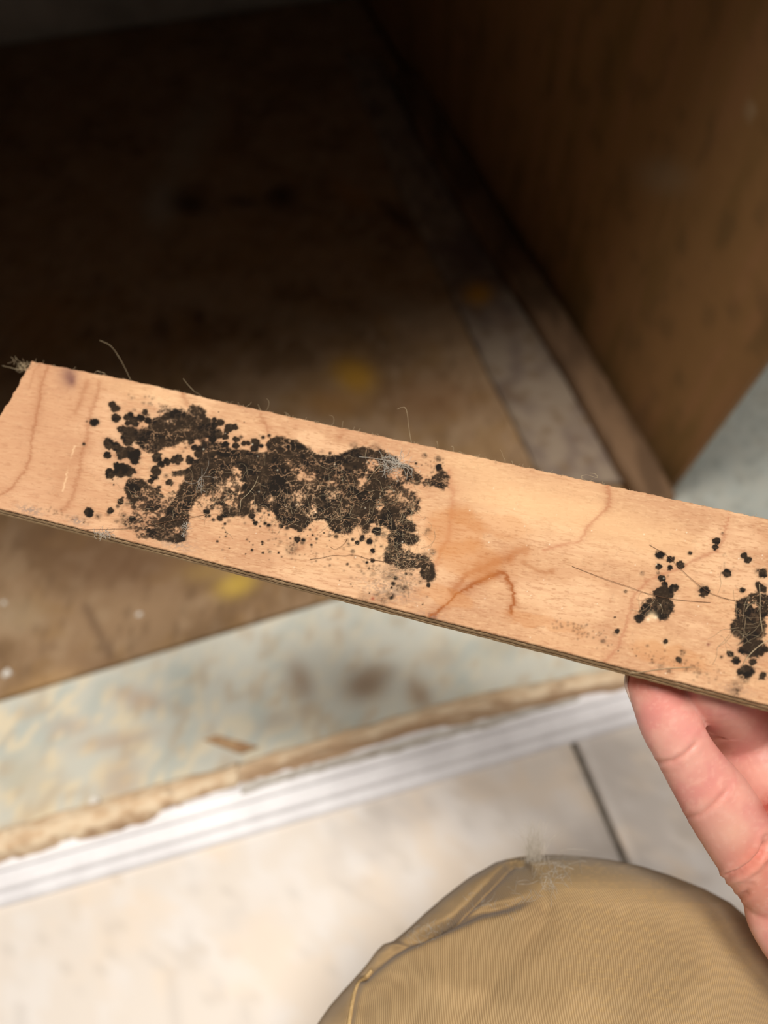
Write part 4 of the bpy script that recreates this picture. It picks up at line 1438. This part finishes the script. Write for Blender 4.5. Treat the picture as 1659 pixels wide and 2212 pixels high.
def edge_tufts():
    rs = np.random.default_rng(21)
    vs, fs, off = [], [], 0
    for x in list(rs.uniform(90, 1640, 70)) + list(rs.uniform(520, 900, 40)):
        y = np.interp(x, TOPL[:, 0], TOPL[:, 1]) + 2
        a = -math.pi / 2 + rs.normal(.4, .8)
        L = rs.choice([6, 10, 18, 34], p=[.45, .3, .18, .07])
        pl = [(x, y)]
        for k in range(4):
            a += rs.normal(0, .55)
            pl.append((pl[-1][0] + math.cos(a) * L / 4, pl[-1][1] + math.sin(a) * L / 4))
        v, f = tube_arrays(edgehair(pl, rs), .00004, 4)
        vs.append(v)
        fs.append(f + off)
        off += len(v)
    for q in range(60):
        x, y = rs.normal(52, 11), rs.normal(793, 6)
        a = rs.uniform(0, 6.28)
        pl = [(x, y)]
        for k in range(4):
            a += rs.normal(0, .6)
            pl.append((pl[-1][0] + math.cos(a) * 3.5, pl[-1][1] + math.sin(a) * 3.5))
        v, f = tube_arrays(edgehair(pl, rs), .00004, 4)
        vs.append(v)
        fs.append(f + off)
        off += len(v)
    o = link('edge_fibres', mesh_np('edge_fibres', np.vstack(vs), np.vstack(fs)), M_hair)
    tag(o, 'short frayed fibres and hairs along the upper board edge', 'fibre', kind='stuff')


edge_tufts()
rs0 = np.random.default_rng(31)
for pl, lab in [([(283, 822), (262, 780), (240, 748), (215, 735)], 'thin pale hair sticking up from the board\'s upper left edge'),
                ([(420, 846), (405, 830), (396, 818)], 'short hair sticking up from the upper edge above the mould'),
                ([(890, 962), (884, 930), (878, 886), (868, 880), (858, 884)], 'hooked hair above the middle of the upper edge'),
                ([(1268, 1040), (1255, 1030), (1268, 1026), (1290, 1032), (1286, 1024), (1274, 1022)], 'curled pale hair on the upper edge right of the batten'),
                ([(45, 800), (30, 796), (5, 790)], 'pale hair sticking out of the board\'s left corner')]:
    v, f = tube_arrays(edgehair(pl, rs0), .00005, 5)
    o = link('hair_strand', mesh_np('hair_strand', v, f), M_hair)
    tag(o, lab, 'hair', 'single hairs on the board')


# tuft of pet hair on the knee
def kneeproj(pl, rs):
    p0 = onknee(pl[0][0], max(pl[0][1], 1853), .0002)
    d = -((p0 - CAM) @ BK)
    c = catmull(np.array(pl, float), 4)
    return pt(c[:, 0], c[:, 1], d - np.linspace(0, rs.uniform(.0005, .004), len(c)))


def knee_tuft():
    rs = np.random.default_rng(41)
    vs, fs, off = [], [], 0

    def add(pl, r):
        nonlocal off
        v, f = tube_arrays(kneeproj(pl, rs), r, 4)
        vs.append(v)
        fs.append(f + off)
        off += len(v)
    for q in range(150):      # standing tuft
        x = rs.normal(1154, 11)
        y = 1858 + rs.uniform(-3, 8)
        L = rs.uniform(25, 95)
        a = -math.pi / 2 + rs.normal(-0.03, .17)
        pl = [(x, y)]
        for k in range(4):
            a += rs.normal(0, .18)
            pl.append((pl[-1][0] + math.cos(a) * L / 4, pl[-1][1] + math.sin(a) * L / 4))
        add(pl, .00004)
    for (x0, y0, sx, sy, n, ln) in [(1190, 1875, 14, 26, 60, 40), (1215, 1856, 20, 6, 20, 50), (905, 2018, 22, 8, 26, 22), (935, 2003, 18, 5, 20, 20), (1060, 1950, 40, 14, 18, 34), (1140, 1920, 30, 20, 16, 34)]:
        for q in range(n):
            x, y = rs.normal(x0, sx), rs.normal(y0, sy)
            a = rs.uniform(0, 6.28)
            L = ln * rs.uniform(.5, 1.2)
            pl = [(x, y)]
            for k in range(4):
                a += rs.normal(0, .45)
                pl.append((pl[-1][0] + math.cos(a) * L / 4, pl[-1][1] + math.sin(a) * L / 4))
            vv_ = np.array([onknee(px, max(py, 1851), .0005) for px, py in catmull(np.array(pl), 3)])
            for _ in range(2):
                vv_[1:-1] = (vv_[:-2] + 2 * vv_[1:-1] + vv_[2:]) / 4
            v, f = tube_arrays(vv_, .00004, 4)
            vs.append(v)
            fs.append(f + off)
            off += len(v)
    add([(1212, 1838), (1235, 1834), (1270, 1837)], .00006)
    o = link('pet_hair', mesh_np('pet_hair', np.vstack(vs), np.vstack(fs)), M_lint)
    tag(o, 'pale pet hair tuft and lint stuck on the khaki knee', 'hair', kind='stuff')


knee_tuft()
